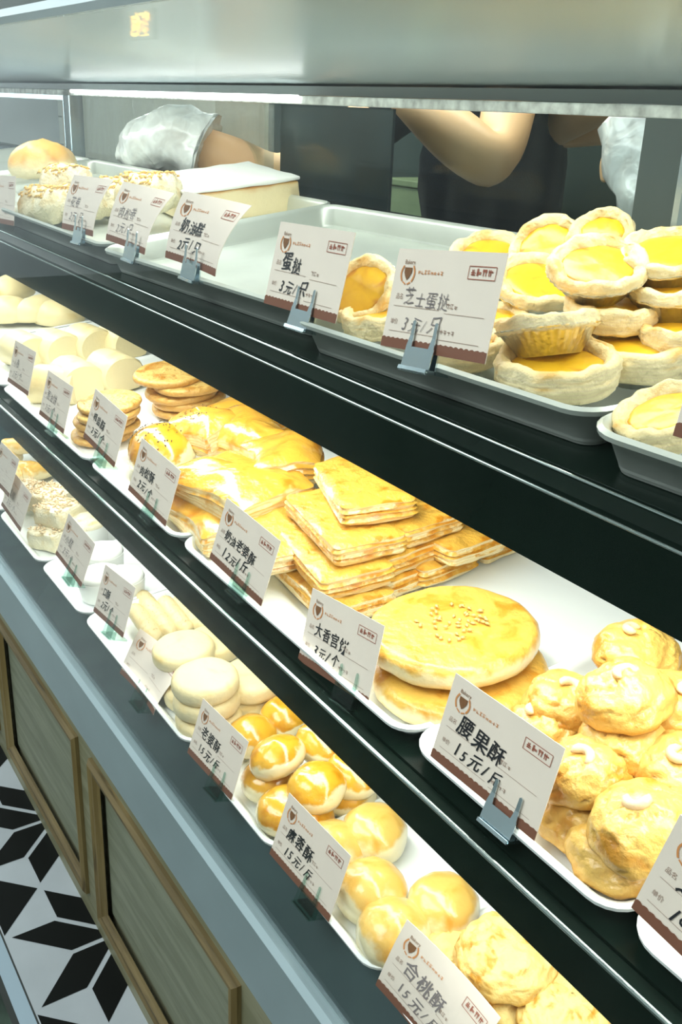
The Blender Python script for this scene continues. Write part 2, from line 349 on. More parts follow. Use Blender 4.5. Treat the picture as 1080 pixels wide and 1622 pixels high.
# ------------------------------------------------------------------ the setting
def struct(name, me): o = obj(name, me); o['kind'] = 'structure'; return o
CELL = .0873
def build_floor():
    bm = bmesh.new()
    def poly(pts, z, mi, inset=0.0):
        if inset:
            c = sum((Vector(p) for p in pts), Vector((0, 0))) / len(pts); n = len(pts); q = []
            for i in range(n):
                p0, p1, p2 = (Vector(pts[(i + k) % n]) for k in (-1, 0, 1))
                d1 = (p1 - p0).normalized(); d2 = (p2 - p1).normalized()
                n1 = Vector((-d1.y, d1.x)); n2 = Vector((-d2.y, d2.x))
                if n1.dot(c - p1) < 0: n1.negate()
                if n2.dot(c - p1) < 0: n2.negate()
                k = (n1 + n2); k /= max(.25, 1 + n1.dot(n2)); q.append(p1 + k * inset)
            pts = q
        if mi == 1:                # the star tiles end at a border strip on the customers' side
            q = []; e = .2575
            for p, r in zip(pts, list(pts[1:]) + [pts[0]]):
                if p[1] >= e: q.append((p[0], p[1]))
                if (p[1] - e) * (r[1] - e) < 0: k = (e - p[1]) / (r[1] - p[1]); q.append((p[0] + (r[0] - p[0]) * k, e))
            pts = q
            if len(pts) < 3: return
        bm.faces.new([bm.verts.new((x, y, z)) for x, y in pts]).material_index = mi
    poly([(-8, .2555), (2, .2555), (2, 3), (-8, 3)], 0, 0); poly([(-8, .2525), (2, .2525), (2, .2555), (-8, .2555)], 0, 4); poly([(-8, .229), (2, .229), (2, .2525), (-8, .2525)], 0, 2); poly([(-8, .219), (2, .219), (2, .229), (-8, .229)], 0, 4); poly([(-8, -3), (2, -3), (2, .219), (-8, .219)], 0, 3)
    ox, oy = -1.4515, .3435; c = CELL
    for i in range(-5, 3):
        for j in range(-4, 2):
            sx, sy = 2 + 4 * i, 1 + 4 * j
            q = [(1, 1), (1, -1), (-1, 1), (-1, -1)]
            for d in q:
                for a in ((d[0], 0), (0, d[1])):
                    l = [(sx, sy), (sx + d[0], sy + d[1]), (sx + d[0] + a[0], sy + d[1] + a[1]), (sx + a[0], sy + a[1])]
                    P = [(ox + c * x, oy + c * y) for x, y in l]
                    if max(p[1] for p in P) > .95 or max(p[0] for p in P) > 1.2: continue
                    poly(P, .0006, 1, .0045)
            for (dx, dy) in ((-2, -2),):
                l = [(sx + dx, sy + dy + 1), (sx + dx + 1, sy + dy), (sx + dx, sy + dy - 1), (sx + dx - 1, sy + dy)]
                P = [(ox + c * x, oy + c * y) for x, y in l]
                if max(p[1] for p in P) < .95: poly(P, .0006, 1, .003)
            # grout lines through the star centre
            for (dx, dy) in ((1, 1), (1, -1)):
                pass
    me = finish('floor', bm, ['floor_white', 'floor_black', 'floor_border', 'floor_outer', 'kick'], smooth=False)
    struct('floor', me)
build_floor()
bm = bmesh.new(); box(bm, -8, 2, -3, 3, 2.8, 2.86); struct('ceiling', finish('ceiling', bm, 'ceiling_grid', False))
bm = bmesh.new(); box(bm, -8, 2, 2.6, 2.7, 0, 2.8); struct('wall_back', finish('wall_back', bm, 'white_tiles', False))
bm = bmesh.new(); box(bm, -8.1, -8, -3, 2.7, 0, 2.8); struct('wall_left', finish('wall_left', bm, 'mall_wall', False))
bm = bmesh.new(); box(bm, -7.0, -4.68, 2.30, 2.599, 0, 2.8); struct('wall_recess', finish('wall_recess', bm, 'beige_wall', False))
# mall window at the far end (it is what the front pane mirrors on the left)
def window(n, y0, y1, z0, z1):
    bm = bmesh.new(); f = .05
    for a in ((y0 - f, y1 + f, z0 - f, z0), (y0 - f, y1 + f, z1, z1 + f), (y0 - f, y0, z0, z1), (y1, y1 + f, z0, z1), ((y0 + y1) / 2 - .02, (y0 + y1) / 2 + .02, z0, z1)):
        box(bm, -7.999, -7.94, a[0], a[1], a[2], a[3])
    w = obj('window_%d' % n, finish('window_frame', bm, 'frame_grey', False)); w['kind'] = 'structure'
    bm = bmesh.new(); box(bm, -7.995, -7.985, y0, y1, z0, z1); obj('pane', finish('pane', bm, 'window_glow', False), w)
window(1, -1.05, -.35, .5, 2.3)

# ------------------------------------------------------------------ display case
X0, X1 = -4.3, .55
case = thing('display_case', 'long bakery display case with wood-panelled base, glass front and three lit shelves', 'display case', (-1.9, .6, 0))
CO = -Vector((-1.9, .6, 0))
def cpart(name, bm, mat, smooth=False, parent=None, label=None, angle=None):
    bmesh.ops.translate(bm, verts=bm.verts, vec=CO)
    return obj(name, finish(name, bm, mat, smooth, angle), parent or case, label=label)
FY = .40
ZT = HC - .908                      # top of the wooden front
bm = bmesh.new(); box(bm, X0, X1, FY + .012, 1.0, .0, ZT); cpart('base_cabinet', bm, 'wood_rail')
# rails and stiles of the panelled front, one raised panel per bay
bays = [(-4.28, -3.80), (-3.72, -3.16), (-3.08, -2.52), (-2.44, -1.895), (-1.815, -1.335), (-1.272, -.765), (-.70, -.20), (-.14, .36)]
pz0, pz1 = .055, HC - .960
bm = bmesh.new()
box(bm, X0, X1, FY, FY + .012, pz1, ZT); box(bm, X0, X1, FY, FY + .012, 0, pz0)
xs = [X0] + [v for b in bays for v in b] + [X1]
for a, b in zip(xs[0::2], xs[1::2]): box(bm, a, b, FY, FY + .012, pz0, pz1)
cpart('frame_rails', bm, 'wood_rail')
for a, b in bays:
    bm = bmesh.new(); box(bm, a + .03, b - .03, FY + .0075, FY + .0118, pz0 + .03, pz1 - .03); p = cpart('door_panel', bm, 'wood_panel')
    w = .030
    def bead(bm, u0, u1, vert, side):
        prof = [(0, 0), (.000, .006), (.006, .011), (.012, .008), (.019, .008), (.024, .003), (.030, 0)]
        for (p0, h0), (p1, h1) in zip(prof, prof[1:]):
            if vert:
                s = 1 if side < 0 else -1; e = a if side < 0 else b
                q = [(e + s * p0, FY - h0, u0 + p0), (e + s * p1, FY - h1, u0 + p1), (e + s * p1, FY - h1, u1 - p1), (e + s * p0, FY - h0, u1 - p0)]
            else:
                s = 1 if side < 0 else -1; e = pz0 if side < 0 else pz1
                q = [(u0 + p0, FY - h0, e + s * p0), (u0 + p1, FY - h1, e + s * p1), (u1 - p1, FY - h1, e + s * p1), (u1 - p0, FY - h0, e + s * p0)]
            f = bm.faces.new([bm.verts.new(v) for v in q])
    for side in (-1, 1):
        bm = bmesh.new(); bead(bm, pz0, pz1, True, side)
        cpart('moulding', bm, 'wood_mould')
        bm = bmesh.new(); bead(bm, a, b, False, side)
        cpart('moulding', bm, 'wood_mould_flat')
# steel sill, front pane, decks
bm = bmesh.new(); prism(bm, [(.385, ZT - .004), (.366, HC - .776), (.372, HC - .770), (.42, HC - .770), (.42, ZT - .004)], X0, X1); cpart('sill', bm, 'brushed', label='pale blue-grey steel sill under the glass')
bm = bmesh.new(); prism(bm, [(.381, HC - .770), (.381, HC - .762), (.412, HC - .712), (1.0, HC - .660), (1.0, HC - .770)], X0, X1); cpart('deck', bm, 'deck_steel')
bm = bmesh.new(); box(bm, X0, X1, .374, .379, HC - .772, HC + .078); cpart('front_glass', bm, 'front_glass', label='clear glass front')
def shelf(s, back, nose, mat_nose, name):
    y0, z0, t = SURF[s]; t = R(t); n = normal(s); g = .0075
    def q(v, h): P = Vector((0, y0, z0)) + Vector((0, math.cos(t), math.sin(t))) * v + n * h; return (P.y, P.z)
    bm = bmesh.new(); prism(bm, [q(-.012, -.004), q(back, -.004), q(back, -.026), q(-.012, -.026)], X0, X1); sh = cpart(name, bm, 'dark_steel')
    bm = bmesh.new(); prism(bm, nose, X0, X1); cpart('shelf_edge', bm, mat_nose, parent=None)
    return sh
H = HC
shelf('top', .34, [(.385, H - .1915), (.394, H - .1835), (.398, H - .186), (.398, H - .2405), (.385, H - .2405)], 'dark_steel', 'shelf')
shelf('mid', .40, [(.3845, H - .4625), (.393, H - .4595), (.398, H - .462), (.398, H - .5000), (.3845, H - .5000)], 'dark_steel', 'shelf')
for (y, z, r) in ((.385, H - .1955, .0011), (.3925, H - .1838, .0011), (.3845, H - .4640, .0022)):
    bm = bmesh.new(); tube(bm, [(X0, y, z), (X1, y, z)], r, 8); cpart('edge_strip', bm, 'lip_steel', True)
for z in (H - .2405, H - .5000):    # lamp housings under the shelves
    bm = bmesh.new(); box(bm, X0, X1, .400, .432, z + .008, z + .016); cpart('lamp_housing', bm, 'frame_grey')
# canopy and back frame
bm = bmesh.new(); prism(bm, [(.366, H + .0845), (.372, H + .078), (.385, H + .0788), (.385, H + .0808), (.420, H + .0780), (.90, H + .0305), (.90, H + .042), (.372, H + .094)], X0, X1); cpart('canopy_panel', bm, 'canopy', label='smooth grey glossy canopy over the case')
bm = bmesh.new(); box(bm, X0, X1, .862, .90, H + .0165, H + .0300); cpart('back_rail', bm, 'frame_grey')
bm = bmesh.new(); box(bm, -2.50, X1, .845, .861, H + .0030, H + .0155, bev=.002); cpart('back_rail', bm, 'rail_grey', label='dusty pale rail along the top of the back opening')
bm = bmesh.new(); box(bm, X0, -2.56, .845, .861, H + .0030, H + .0155, bev=.002); cpart('back_rail', bm, 'rail_grey')
bm = bmesh.new(); tube(bm, [(-2.47, .838, H + .0125), (-1.42, .838, H + .0125)], .0042, 10); cpart('light_tube', bm, 'led', True, label='bright white light tube')
for xc, m in ((-2.53, 'frame_grey'), (-.708, 'frame_grey'), (-4.2, 'frame_grey'), (.45, 'frame_grey')):
    bm = bmesh.new(); box(bm, xc - .028, xc + .028, .846, .872, H - .30, H + .003); cpart('back_post', bm, m)
    bm = bmesh.new(); box(bm, xc + .0285, xc + .036, .840, .872, H - .30, H + .003); cpart('post_trim', bm, 'lip_steel')
bm = bmesh.new(); box(bm, X0, X1, .84, .87, H - .66, H - .135); cpart('back_wall', bm, 'dark_steel')
for a, b in ((-2.50, -1.52), (-1.56, -.737)):
    bm = bmesh.new(); y = .850 if a < -2 else .858; box(bm, a, b, y, y + .004, H - .135, H + .002); cpart('sliding_pane', bm, 'back_glass_dusty' if a < -2 else 'back_glass', label='dusty glass sliding pane')
bm = bmesh.new(); box(bm, -1.515, -1.20, .8635, .868, H - .135, H + .002); cpart('door_stile', bm, 'dark_panel', label='wide dark panel between the sliding panes')
bm = bmesh.new(); box(bm, -2.562, -2.553, .846, .852, H - .135, H + .003); box(bm, -3.2, -2.562, .846, .852, H - .008, H + .003); cpart('pane_trim', bm, 'lip_steel')
for x in (X0, X1):                  # end panes
    bm = bmesh.new(); box(bm, x - .004, x + .004, .381, .86, H - .66, H + .03); cpart('end_pane', bm, 'front_glass')
# ------------------------------------------------------------------ trays
TRAYMESH = {}
def tray_mesh(w, d, h, mat, rad=.022):
    key = (round(w, 3), round(d, 3), h, mat)
    if key in TRAYMESH: return TRAYMESH[key]
    def loop(off, n=6):
        pts = []; r = max(.004, rad + off)
        for cx, cy, a0 in ((w / 2, 0, 270), (w / 2, d, 0), (-w / 2, d, 90), (-w / 2, 0, 180)):
            sx = 1 if cx > 0 else -1; sy = 1 if cy > 0 else -1
            ex = cx + sx * off - sx * r; ey = cy + sy * off - sy * r
            for k in range(n + 1):
                a = R(a0 + 90 * k / n); pts.append((ex + r * math.cos(a), ey + r * math.sin(a)))
        return pts
    bm = bmesh.new()
    prof = [(-.013, .0012), (-.009, .0022), (-.004, h - .003), (-.002, h), (.001, h + .0018), (.004, h), (.0035, h - .003), (.0005, h - .0045), (-.003, h - .006), (-.010, 0), (-.016, 0)]
    rings = [[bm.verts.new((x, y, z)) for x, y in loop(o)] for o, z in prof]
    for a, b in zip(rings, rings[1:]):
        n = len(a)
        for k in range(n): bm.faces.new((a[k], a[(k + 1) % n], b[(k + 1) % n], b[k]))
    bm.faces.new(rings[0]); bm.faces.new(rings[-1][::-1])
    TRAYMESH[key] = finish('baking_tray', bm, mat, True, 50); return TRAYMESH[key]
def tray(s, x0, x1, v, d, h, mat, label, group, roll=0, yaw=0, lift=0):
    o = obj('baking_tray', tray_mesh(x1 - x0, d, h, mat)); tag(o, label, 'tray', group)
    o.matrix_world = Matrix.Translation(on(s, (x0 + x1) / 2, v, -.0035 + lift)) @ Matrix.Rotation(R(SURF[s][2]), 4, 'X') @ Matrix.Rotation(R(roll), 4, 'Y') @ Matrix.Rotation(R(yaw), 4, 'Z')
    return o
G1 = 'metal trays on the top shelf'
tray('top', -1.088, -.676, .002, .31, .026, 'aluminium', 'empty metal tray left of the egg tarts, its front right corner bare', G1, yaw=3)
tray('top', -.668, -.362, .0, .31, .026, 'aluminium', 'metal tray holding the pile of egg tarts', G1, yaw=3)
tray('top', -.354, .06, .004, .31, .026, 'aluminium', 'metal tray cut off by the right edge, holding one tart', G1, yaw=3)
tray('top', -1.53, -1.105, .0, .31, .026, 'aluminium', 'metal tray under the white-topped block cake', G1)
tray('top', -1.98, -1.55, .0, .31, .026, 'aluminium', 'metal tray under the floss-covered rolls, behind the faint cards', G1)
tray('top', -2.46, -2.0, .0, .31, .026, 'aluminium', 'metal tray at the far left under the browned bun', G1)
G2 = 'white trays on the middle shelf'
for x0, x1, lb in ((-.273, .10, 'white tray at the right edge behind the half-seen price card'), (-.486, -.281, 'white tray holding the pile of cashew cookies'),
                   (-.905, -.494, 'wide white tray with the rectangular puff stack, two big round cakes and empty space'),
                   (-1.19, -.913, 'white tray under the large flaky pastries and sesame bun'), (-1.60, -1.198, 'white tray under the thin round sesame cakes'),
                   (-1.905, -1.608, 'white tray under the pale cut rolls'),
                   (-2.45, -1.925, 'white tray under the pale smooth buns at far left')):
    tray('mid', x0, x1, -.004, .38, .015, 'white_tray', lb, G2)
G3 = 'white trays on the bottom shelf'
for x0, x1, lb in ((-.489, -.30, 'white tray under the crackled walnut cookies at bottom right'), (-.665, -.497, 'white tray with pale glossy domes, mostly bare'),
                   (-.868, -.673, 'white tray under the shiny golden egg-yolk pastries'), (-1.222, -.876, 'white tray under the pale round cakes and finger sticks'),
                   (-1.42, -1.232, 'white tray under the white paper-cup cakes'), (-1.66, -1.43, 'white tray under the crumb-coated squares'),
                   (-2.0, -1.672, 'white tray under the small tan rolls at far left')):
    tray('bot', x0, x1, .0, .36, .014, 'white_tray', lb, G3)

# ------------------------------------------------------------------ pastry kinds: name -> list of (part, mesh) and height
KIND = {}
def kind(name, parts, H): KIND[name] = (parts, H)
def cookie_bm(seed, r=.034, h=.030):
    bm = bmesh.new(); prof = [(r * .80, 0), (r * .93, .002)]
    for k in range(1, 24):
        a = math.pi / 2 * k / 24; prof.append((r * math.cos(a * .98) ** .75, .003 + (h - .003) * math.sin(a) ** .9))
    lathe(bm, prof, 56); rough_up(bm, .0035, 45, seed); bm.normal_update()
    for v in bm.verts:
        if v.co.z < .006: continue
        c = abs(noise.noise(v.co * 62 + Vector((seed * 3.3, 1, seed)))); v.co -= v.normal * .0034 * max(0, 1 - c / .10) ** 2
    return bm
def nut_me(seed):
    bm = bmesh.new(); pts = []
    for k in range(9):
        a = R(-105 + 210 * k / 8); pts.append((.0085 * math.cos(a), .0085 * math.sin(a), 0))
    tube(bm, pts, [.0012, .0034, .0042, .0043, .0041, .0042, .0043, .0036, .0012], 10)
    for v in bm.verts: v.co *= .82
    return finish('cashew_nut', bm, 'nut')
NUT = nut_me(0)
for i in range(4): kind('cashew%d' % i, [('cookie_body', finish('cookie_body', cookie_bm(i + 1), 'cookie'), None), ('cashew_nut', NUT, (.004 * (i - 1), .006 * (i % 2) - .004, .0305, .9 * i, .25))], .030)
for i in range(3): kind('crackle%d' % i, [('cookie', finish('crackle_cookie', (lambda b: (rough_up(b, .0018, 160, i), b)[1])(cookie_bm(i + 11, .052, .030)), 'crackle'), None)], .030)
def yolk_bm(seed, r=.032, h=.036, amp=.0016):
    bm = bmesh.new(); prof = [(r * .70, 0), (r * .90, .003), (r * .985, .009), (r, h * .36)]
    for k in range(1, 11):
        a = math.pi / 2 * k / 11; prof.append((r * math.cos(a) ** .85, h * .36 + h * .64 * math.sin(a)))
    lathe(bm, prof, 36); rough_up(bm, amp, 50, seed); return bm
for i in range(3): kind('yolk%d' % i, [('pastry', finish('yolk_pastry', yolk_bm(i + 21), 'eggwash'), None)], .036)
for i in range(3): kind('dome%d' % i, [('pastry', finish('dome_pastry', yolk_bm(i + 31, .034, .043, .0022), 'eggwash_pale'), None)], .043)
def puffrect_bm(seed, lx, ly, h, bend=0.0, wob=.0016):
    bm = bmesh.new(); rnd = random.Random(seed); nx, ny = 14, 10; lay = 9; rings = []
    def outline(off):
        pts = []; n = 9; r = .007
        for cx, cy, a0 in ((1, -1, 270), (1, 1, 0), (-1, 1, 90), (-1, -1, 180)):
            for k in range(n):
                a = R(a0 + 90 * k / (n - 1)); pts.append((cx * (lx / 2 + off - r) + r * math.cos(a), cy * (ly / 2 + off - r) + r * math.sin(a)))
            # points along the side that follows
            nx_, ny_ = {(1, -1): (1, 1), (1, 1): (-1, 1), (-1, 1): (-1, -1), (-1, -1): (1, -1)}[(cx, cy)]
            ex, ey = pts[-1]; a1 = R(a0 + 90); fx = nx_ * (lx / 2 + off - r) + r * math.cos(a1); fy = ny_ * (ly / 2 + off - r) + r * math.sin(a1)
            for k in range(1, 10): pts.append((ex + (fx - ex) * k / 10, ey + (fy - ey) * k / 10))
        return pts
    for l in range(lay):
        z = h * (.06 + .88 * l / (lay - 1)); off = (-.0012 if l % 2 else .0010) + rnd.uniform(-.0006, .0006)
        if l == lay - 1: off = -.0006
        if l == 0: off = -.002
        rings.append([bm.verts.new((x, y, z + noise.noise(Vector((x * 40, y * 40, l * .4 + seed))) * wob)) for x, y in outline(off)])
    for off, z in ((-.0035, h * 1.0), (-.010, h * 1.04), (-.018, h * 1.06), (-.026, h * 1.07)):
        if min(lx, ly) / 2 + off < .008: break
        rings.append([bm.verts.new((x, y, z + noise.noise(Vector((x * 45, y * 45, seed))) * wob * 1.4)) for x, y in outline(off)])
    for a, b in zip(rings, rings[1:]):
        n = len(a)
        for k in range(n): bm.faces.new((a[k], a[(k + 1) % n], b[(k + 1) % n], b[k]))
    bm.faces.new(rings[0][::-1])
    c = bm.verts.new((0, 0, sum(v.co.z for v in rings[-1]) / len(rings[-1]) + .0004)); n = len(rings[-1])
    for k in range(n): bm.faces.new((rings[-1][k], rings[-1][(k + 1) % n], c))
    for v in bm.verts:
        u = v.co.x / (lx / 2); w_ = v.co.y / (ly / 2)
        v.co.z += bend * (u * u) - .0008 * u * w_ * (seed % 3)
    return bm
for i in range(4): kind('puff%d' % i, [('pastry', finish('puff_pastry', puffrect_bm(i + 41, .142, .076, .0215, wob=.0028), 'puff', True, 60), None)], .021)
def flaky_bm(seed, lx, ly, h, tri=False):
    bm = puffrect_bm(seed, lx, ly, h, wob=.002)
    for v in bm.verts:
        u = v.co.x / (lx / 2); w_ = v.co.y / (ly / 2); k = max(0, v.co.z / h)
        v.co.z += k * .010 * (1 - w_ * w_) * (1 - .5 * u * u) + noise.noise(Vector((v.co.x * 14 + seed, v.co.y * 38, seed))) * .005 * k
        if tri: v.co.y *= 1 - .42 * (u + 1) / 2
        v.co.y += .006 * math.sin(u * 3 + seed) * k
    return bm
kind('flaky_big', [('pastry', finish('flaky_pastry', flaky_bm(51, .150, .105, .030), 'flaky', True, 60), None)], .036)
kind('flaky_swirl', [('pastry', finish('flaky_pastry', flaky_bm(52, .095, .075, .026), 'flaky', True, 60), None)], .032)
kind('flaky_fold', [('pastry', finish('flaky_pastry', flaky_bm(53, .125, .085, .026, True), 'flaky', True, 60), None)], .034)
def seeds(n, f, seed, size=.0016, mat='sesame_black', nm='sesame_seeds'):
    bm = bmesh.new(); rnd = random.Random(seed)
    for _ in range(n):
        p, nn = f(rnd); q = nn.to_track_quat('Z', 'Y').to_matrix() @ Matrix.Rotation(rnd.uniform(0, 6.28), 3, 'Z')
        vs = [bm.verts.new(p + q @ Vector(c)) for c in ((size, 0, 0), (0, size * .55, 0), (-size, 0, 0), (0, -size * .55, 0), (0, 0, size * .45), (0, 0, -size * .3))]
        for a, b in ((0, 1), (1, 2), (2, 3), (3, 0)): bm.faces.new((vs[a], vs[b], vs[4])); bm.faces.new((vs[b], vs[a], vs[5]))
    return finish(nm, bm, mat)
def ell(rx, ry, h, z0, amax):
    def f(rnd):
        a = rnd.uniform(0, 6.28); t = amax * math.sqrt(rnd.random())
        p = Vector((rx * math.sin(t) * math.cos(a), ry * math.sin(t) * math.sin(a), z0 + h * math.cos(t))); n = Vector((p.x / rx ** 2, p.y / ry ** 2, (p.z - z0) / h ** 2)).normalized(); return p, n
    return f
def bun_bm(rx, ry, h, seed, amp=.001):
    bm = bmesh.new(); prof = [(.72, 0), (.93, .07), (1, .25)]
    for k in range(1, 11):
        a = math.pi / 2 * k / 11; prof.append((math.cos(a), .25 + .75 * math.sin(a)))
    lathe(bm, [(r, z) for r, z in prof], 36)
    for v in bm.verts: v.co = Vector((v.co.x * rx, v.co.y * ry, v.co.z * h))
    rough_up(bm, amp, 40, seed); return bm
kind('sesame_bun', [('bun', finish('bun', bun_bm(.050, .040, .048, 61, .002), 'eggwash'), None), ('sesame_seeds', seeds(60, ell(.0505, .0405, .0365, .0125, .9), 3), None)], .048)
kind('sesame_fold', [('pastry', finish('flaky_pastry', flaky_bm(63, .105, .075, .028), 'flaky', True, 60), None), ('sesame_seeds', seeds(40, lambda r: (Vector((r.uniform(-.03, .01), r.uniform(-.02, .02), .0415)), Vector((0, 0, 1))), 9), None)], .036)
def disc_bm(r, h, e, seed, amp, dimple=0.0):
    bm = bmesh.new(); p = ring_tops(r, h, e)
    for k in (.8, .6, .4, .2, .06): p.append(((r - e) * k, h + .0012 * (1 - k) - dimple * (1 - k)))
    lathe(bm, p, 40); rough_up(bm, amp, 45, seed); return bm
def with_stuff(o): pass
TOPD = lambda r, z: (lambda rnd: (lambda a, q: (Vector((q * math.cos(a), q * math.sin(a), z)), Vector((0, 0, 1))))(rnd.uniform(0, 6.28), r * math.sqrt(rnd.random())))
kind('big_disc', [('cake', finish('round_cake', disc_bm(.073, .021, .0095, 71, .0016), 'round_flat'), None), ('crumb_topping', seeds(45, TOPD(.030, .0235), 5, .0035, 'crumb'), None)], .023)
kind('big_disc_plain', [('cake', finish('round_cake', disc_bm(.074, .023, .0105, 72, .0016), 'round_flat'), None)], .024)
for i in range(3): kind('thin_disc%d' % i, [('cake', finish('thin_round_cake', disc_bm(.052, .0105, .005, 81 + i, .0014), 'disc'), None), ('sesame_seeds', seeds(70, TOPD(.044, .0118), i, .0014, 'sesame_tan'), None)], .011)
for i in range(2): kind('pale_disc%d' % i, [('cake', finish('pale_round_cake', disc_bm(.038, .022, .0085, 91 + i, .0009), 'pale_cake'), None)], .023)
for i in range(2): kind('white_bun%d' % i, [('bun', finish('bun', bun_bm(.058, .045, .046, 101 + i, .0018), 'white_bun'), None)], .046)
kind('brown_bun', [('bun', finish('bun', bun_bm(.060, .055, .058, 103, .004), 'bread'), None)], .058)
def log_bm(r, l, seed, amp, flat=.8, cut=False):
    bm = bmesh.new(); pts = []; n = 12; rad = []
    for k in range(n + 1):
        t = -1 + 2 * k / n; pts.append((t * l / 2, 0, 0)); rad.append(r * (1 - .10 * abs(t) ** 20 if cut else min(1, (1 - abs(t) ** 14) * .9 + .1)))
    tube(bm, pts, rad, 22); bmesh.ops.subdivide_edges(bm, edges=[e for e in bm.edges if abs(e.verts[0].co.x - e.verts[1].co.x) > .002], cuts=1)
    for v in bm.verts: v.co.z = max(v.co.z, -r * .72) * flat + r * .72 * flat
    rough_up(bm, amp, 60, seed); return bm
logf = lambda r, l: (lambda rnd: (lambda a, x: (Vector((x, r * math.sin(a), r * math.cos(a) * .8 + r * .58)), Vector((0, math.sin(a), math.cos(a)))))(rnd.uniform(-.9, .9), rnd.uniform(-l * .45, l * .45)))
for i in range(3): kind('cut_roll%d' % i, [('roll', finish('bread_roll', log_bm(.034, .070, 111 + i, .0012, .85, True), 'white_bun', True, 50), None), ('sesame_seeds', seeds(30, logf(.0330, .066), i, .0013, 'sesame_tan'), None)], .050)
for i in range(2): kind('stick%d' % i, [('stick', finish('finger_biscuit', log_bm(.0125, .105, 121 + i, .0010), 'pale_cake'), None), ('sesame_seeds', seeds(26, logf(.0127, .105), i, .0011, 'sesame_tan'), None)], .018)
for i in range(2): kind('floss_roll%d' % i, [('roll', finish('floss_roll', log_bm(.032, .085, 131 + i, .006), 'floss'), None), ('floss_strands', seeds(90, logf(.033, .085), i, .0045, 'crumb', 'floss_strands'), None)], .048)
for i in range(3): kind('tan_roll%d' % i, [('roll', finish('small_roll', log_bm(.019, .055, 141 + i, .0016), 'round_flat'), None)], .027)
def block_bm(lx, ly, h, seed, amp, bev):
    bm = bmesh.new(); box(bm, -lx / 2, lx / 2, -ly / 2, ly / 2, 0, h, bev=bev)
    bmesh.ops.subdivide_edges(bm, edges=bm.edges[:], cuts=5, use_grid_fill=True); rough_up(bm, amp, 60, seed); return bm
for i in range(3): kind('crumb_square%d' % i, [('cake', finish('crumb_square', block_bm(.062, .062, .034, 151 + i, .0035, .006), 'floss'), None), ('crumb_topping', seeds(95, lambda r: (Vector((r.uniform(-.029, .029), r.uniform(-.029, .029), .036)), Vector((r.uniform(-.5, .5), r.uniform(-.5, .5), 1)).normalized()), i, .004, 'nut', 'crumb_topping'), None)], .036)
def cup_me(r, h):
    bm = bmesh.new(); lathe(bm, [(r * .84, 0), (r * .86, .001), (r, h), (r * 1.01, h), (r * .985, h), (r * .83, .002)], 72, fr=lambda a, i: 1 + .018 * math.sin(36 * a), close_top=True); return finish('paper_cup', bm, 'paper_cup', True, 40)
def cupcake(nm, mat, top, seed):
    bm = bmesh.new(); lathe(bm, [(.0270, .004), (.0315, .032), (.0325, .036), (.031, .040), (.025, .0425 + top), (.014, .044 + top * 1.3), (.004, .0445 + top * 1.4)], 36); rough_up(bm, .0008, 60, seed)
    kind(nm, [('cake', finish('cup_cake', bm, mat), None), ('paper_cup', cup_me(.0335, .034), None)], .046)
cupcake('cup_white', 'white_cake', .0, 161); cupcake('cup_crumb', 'floss', .002, 162)
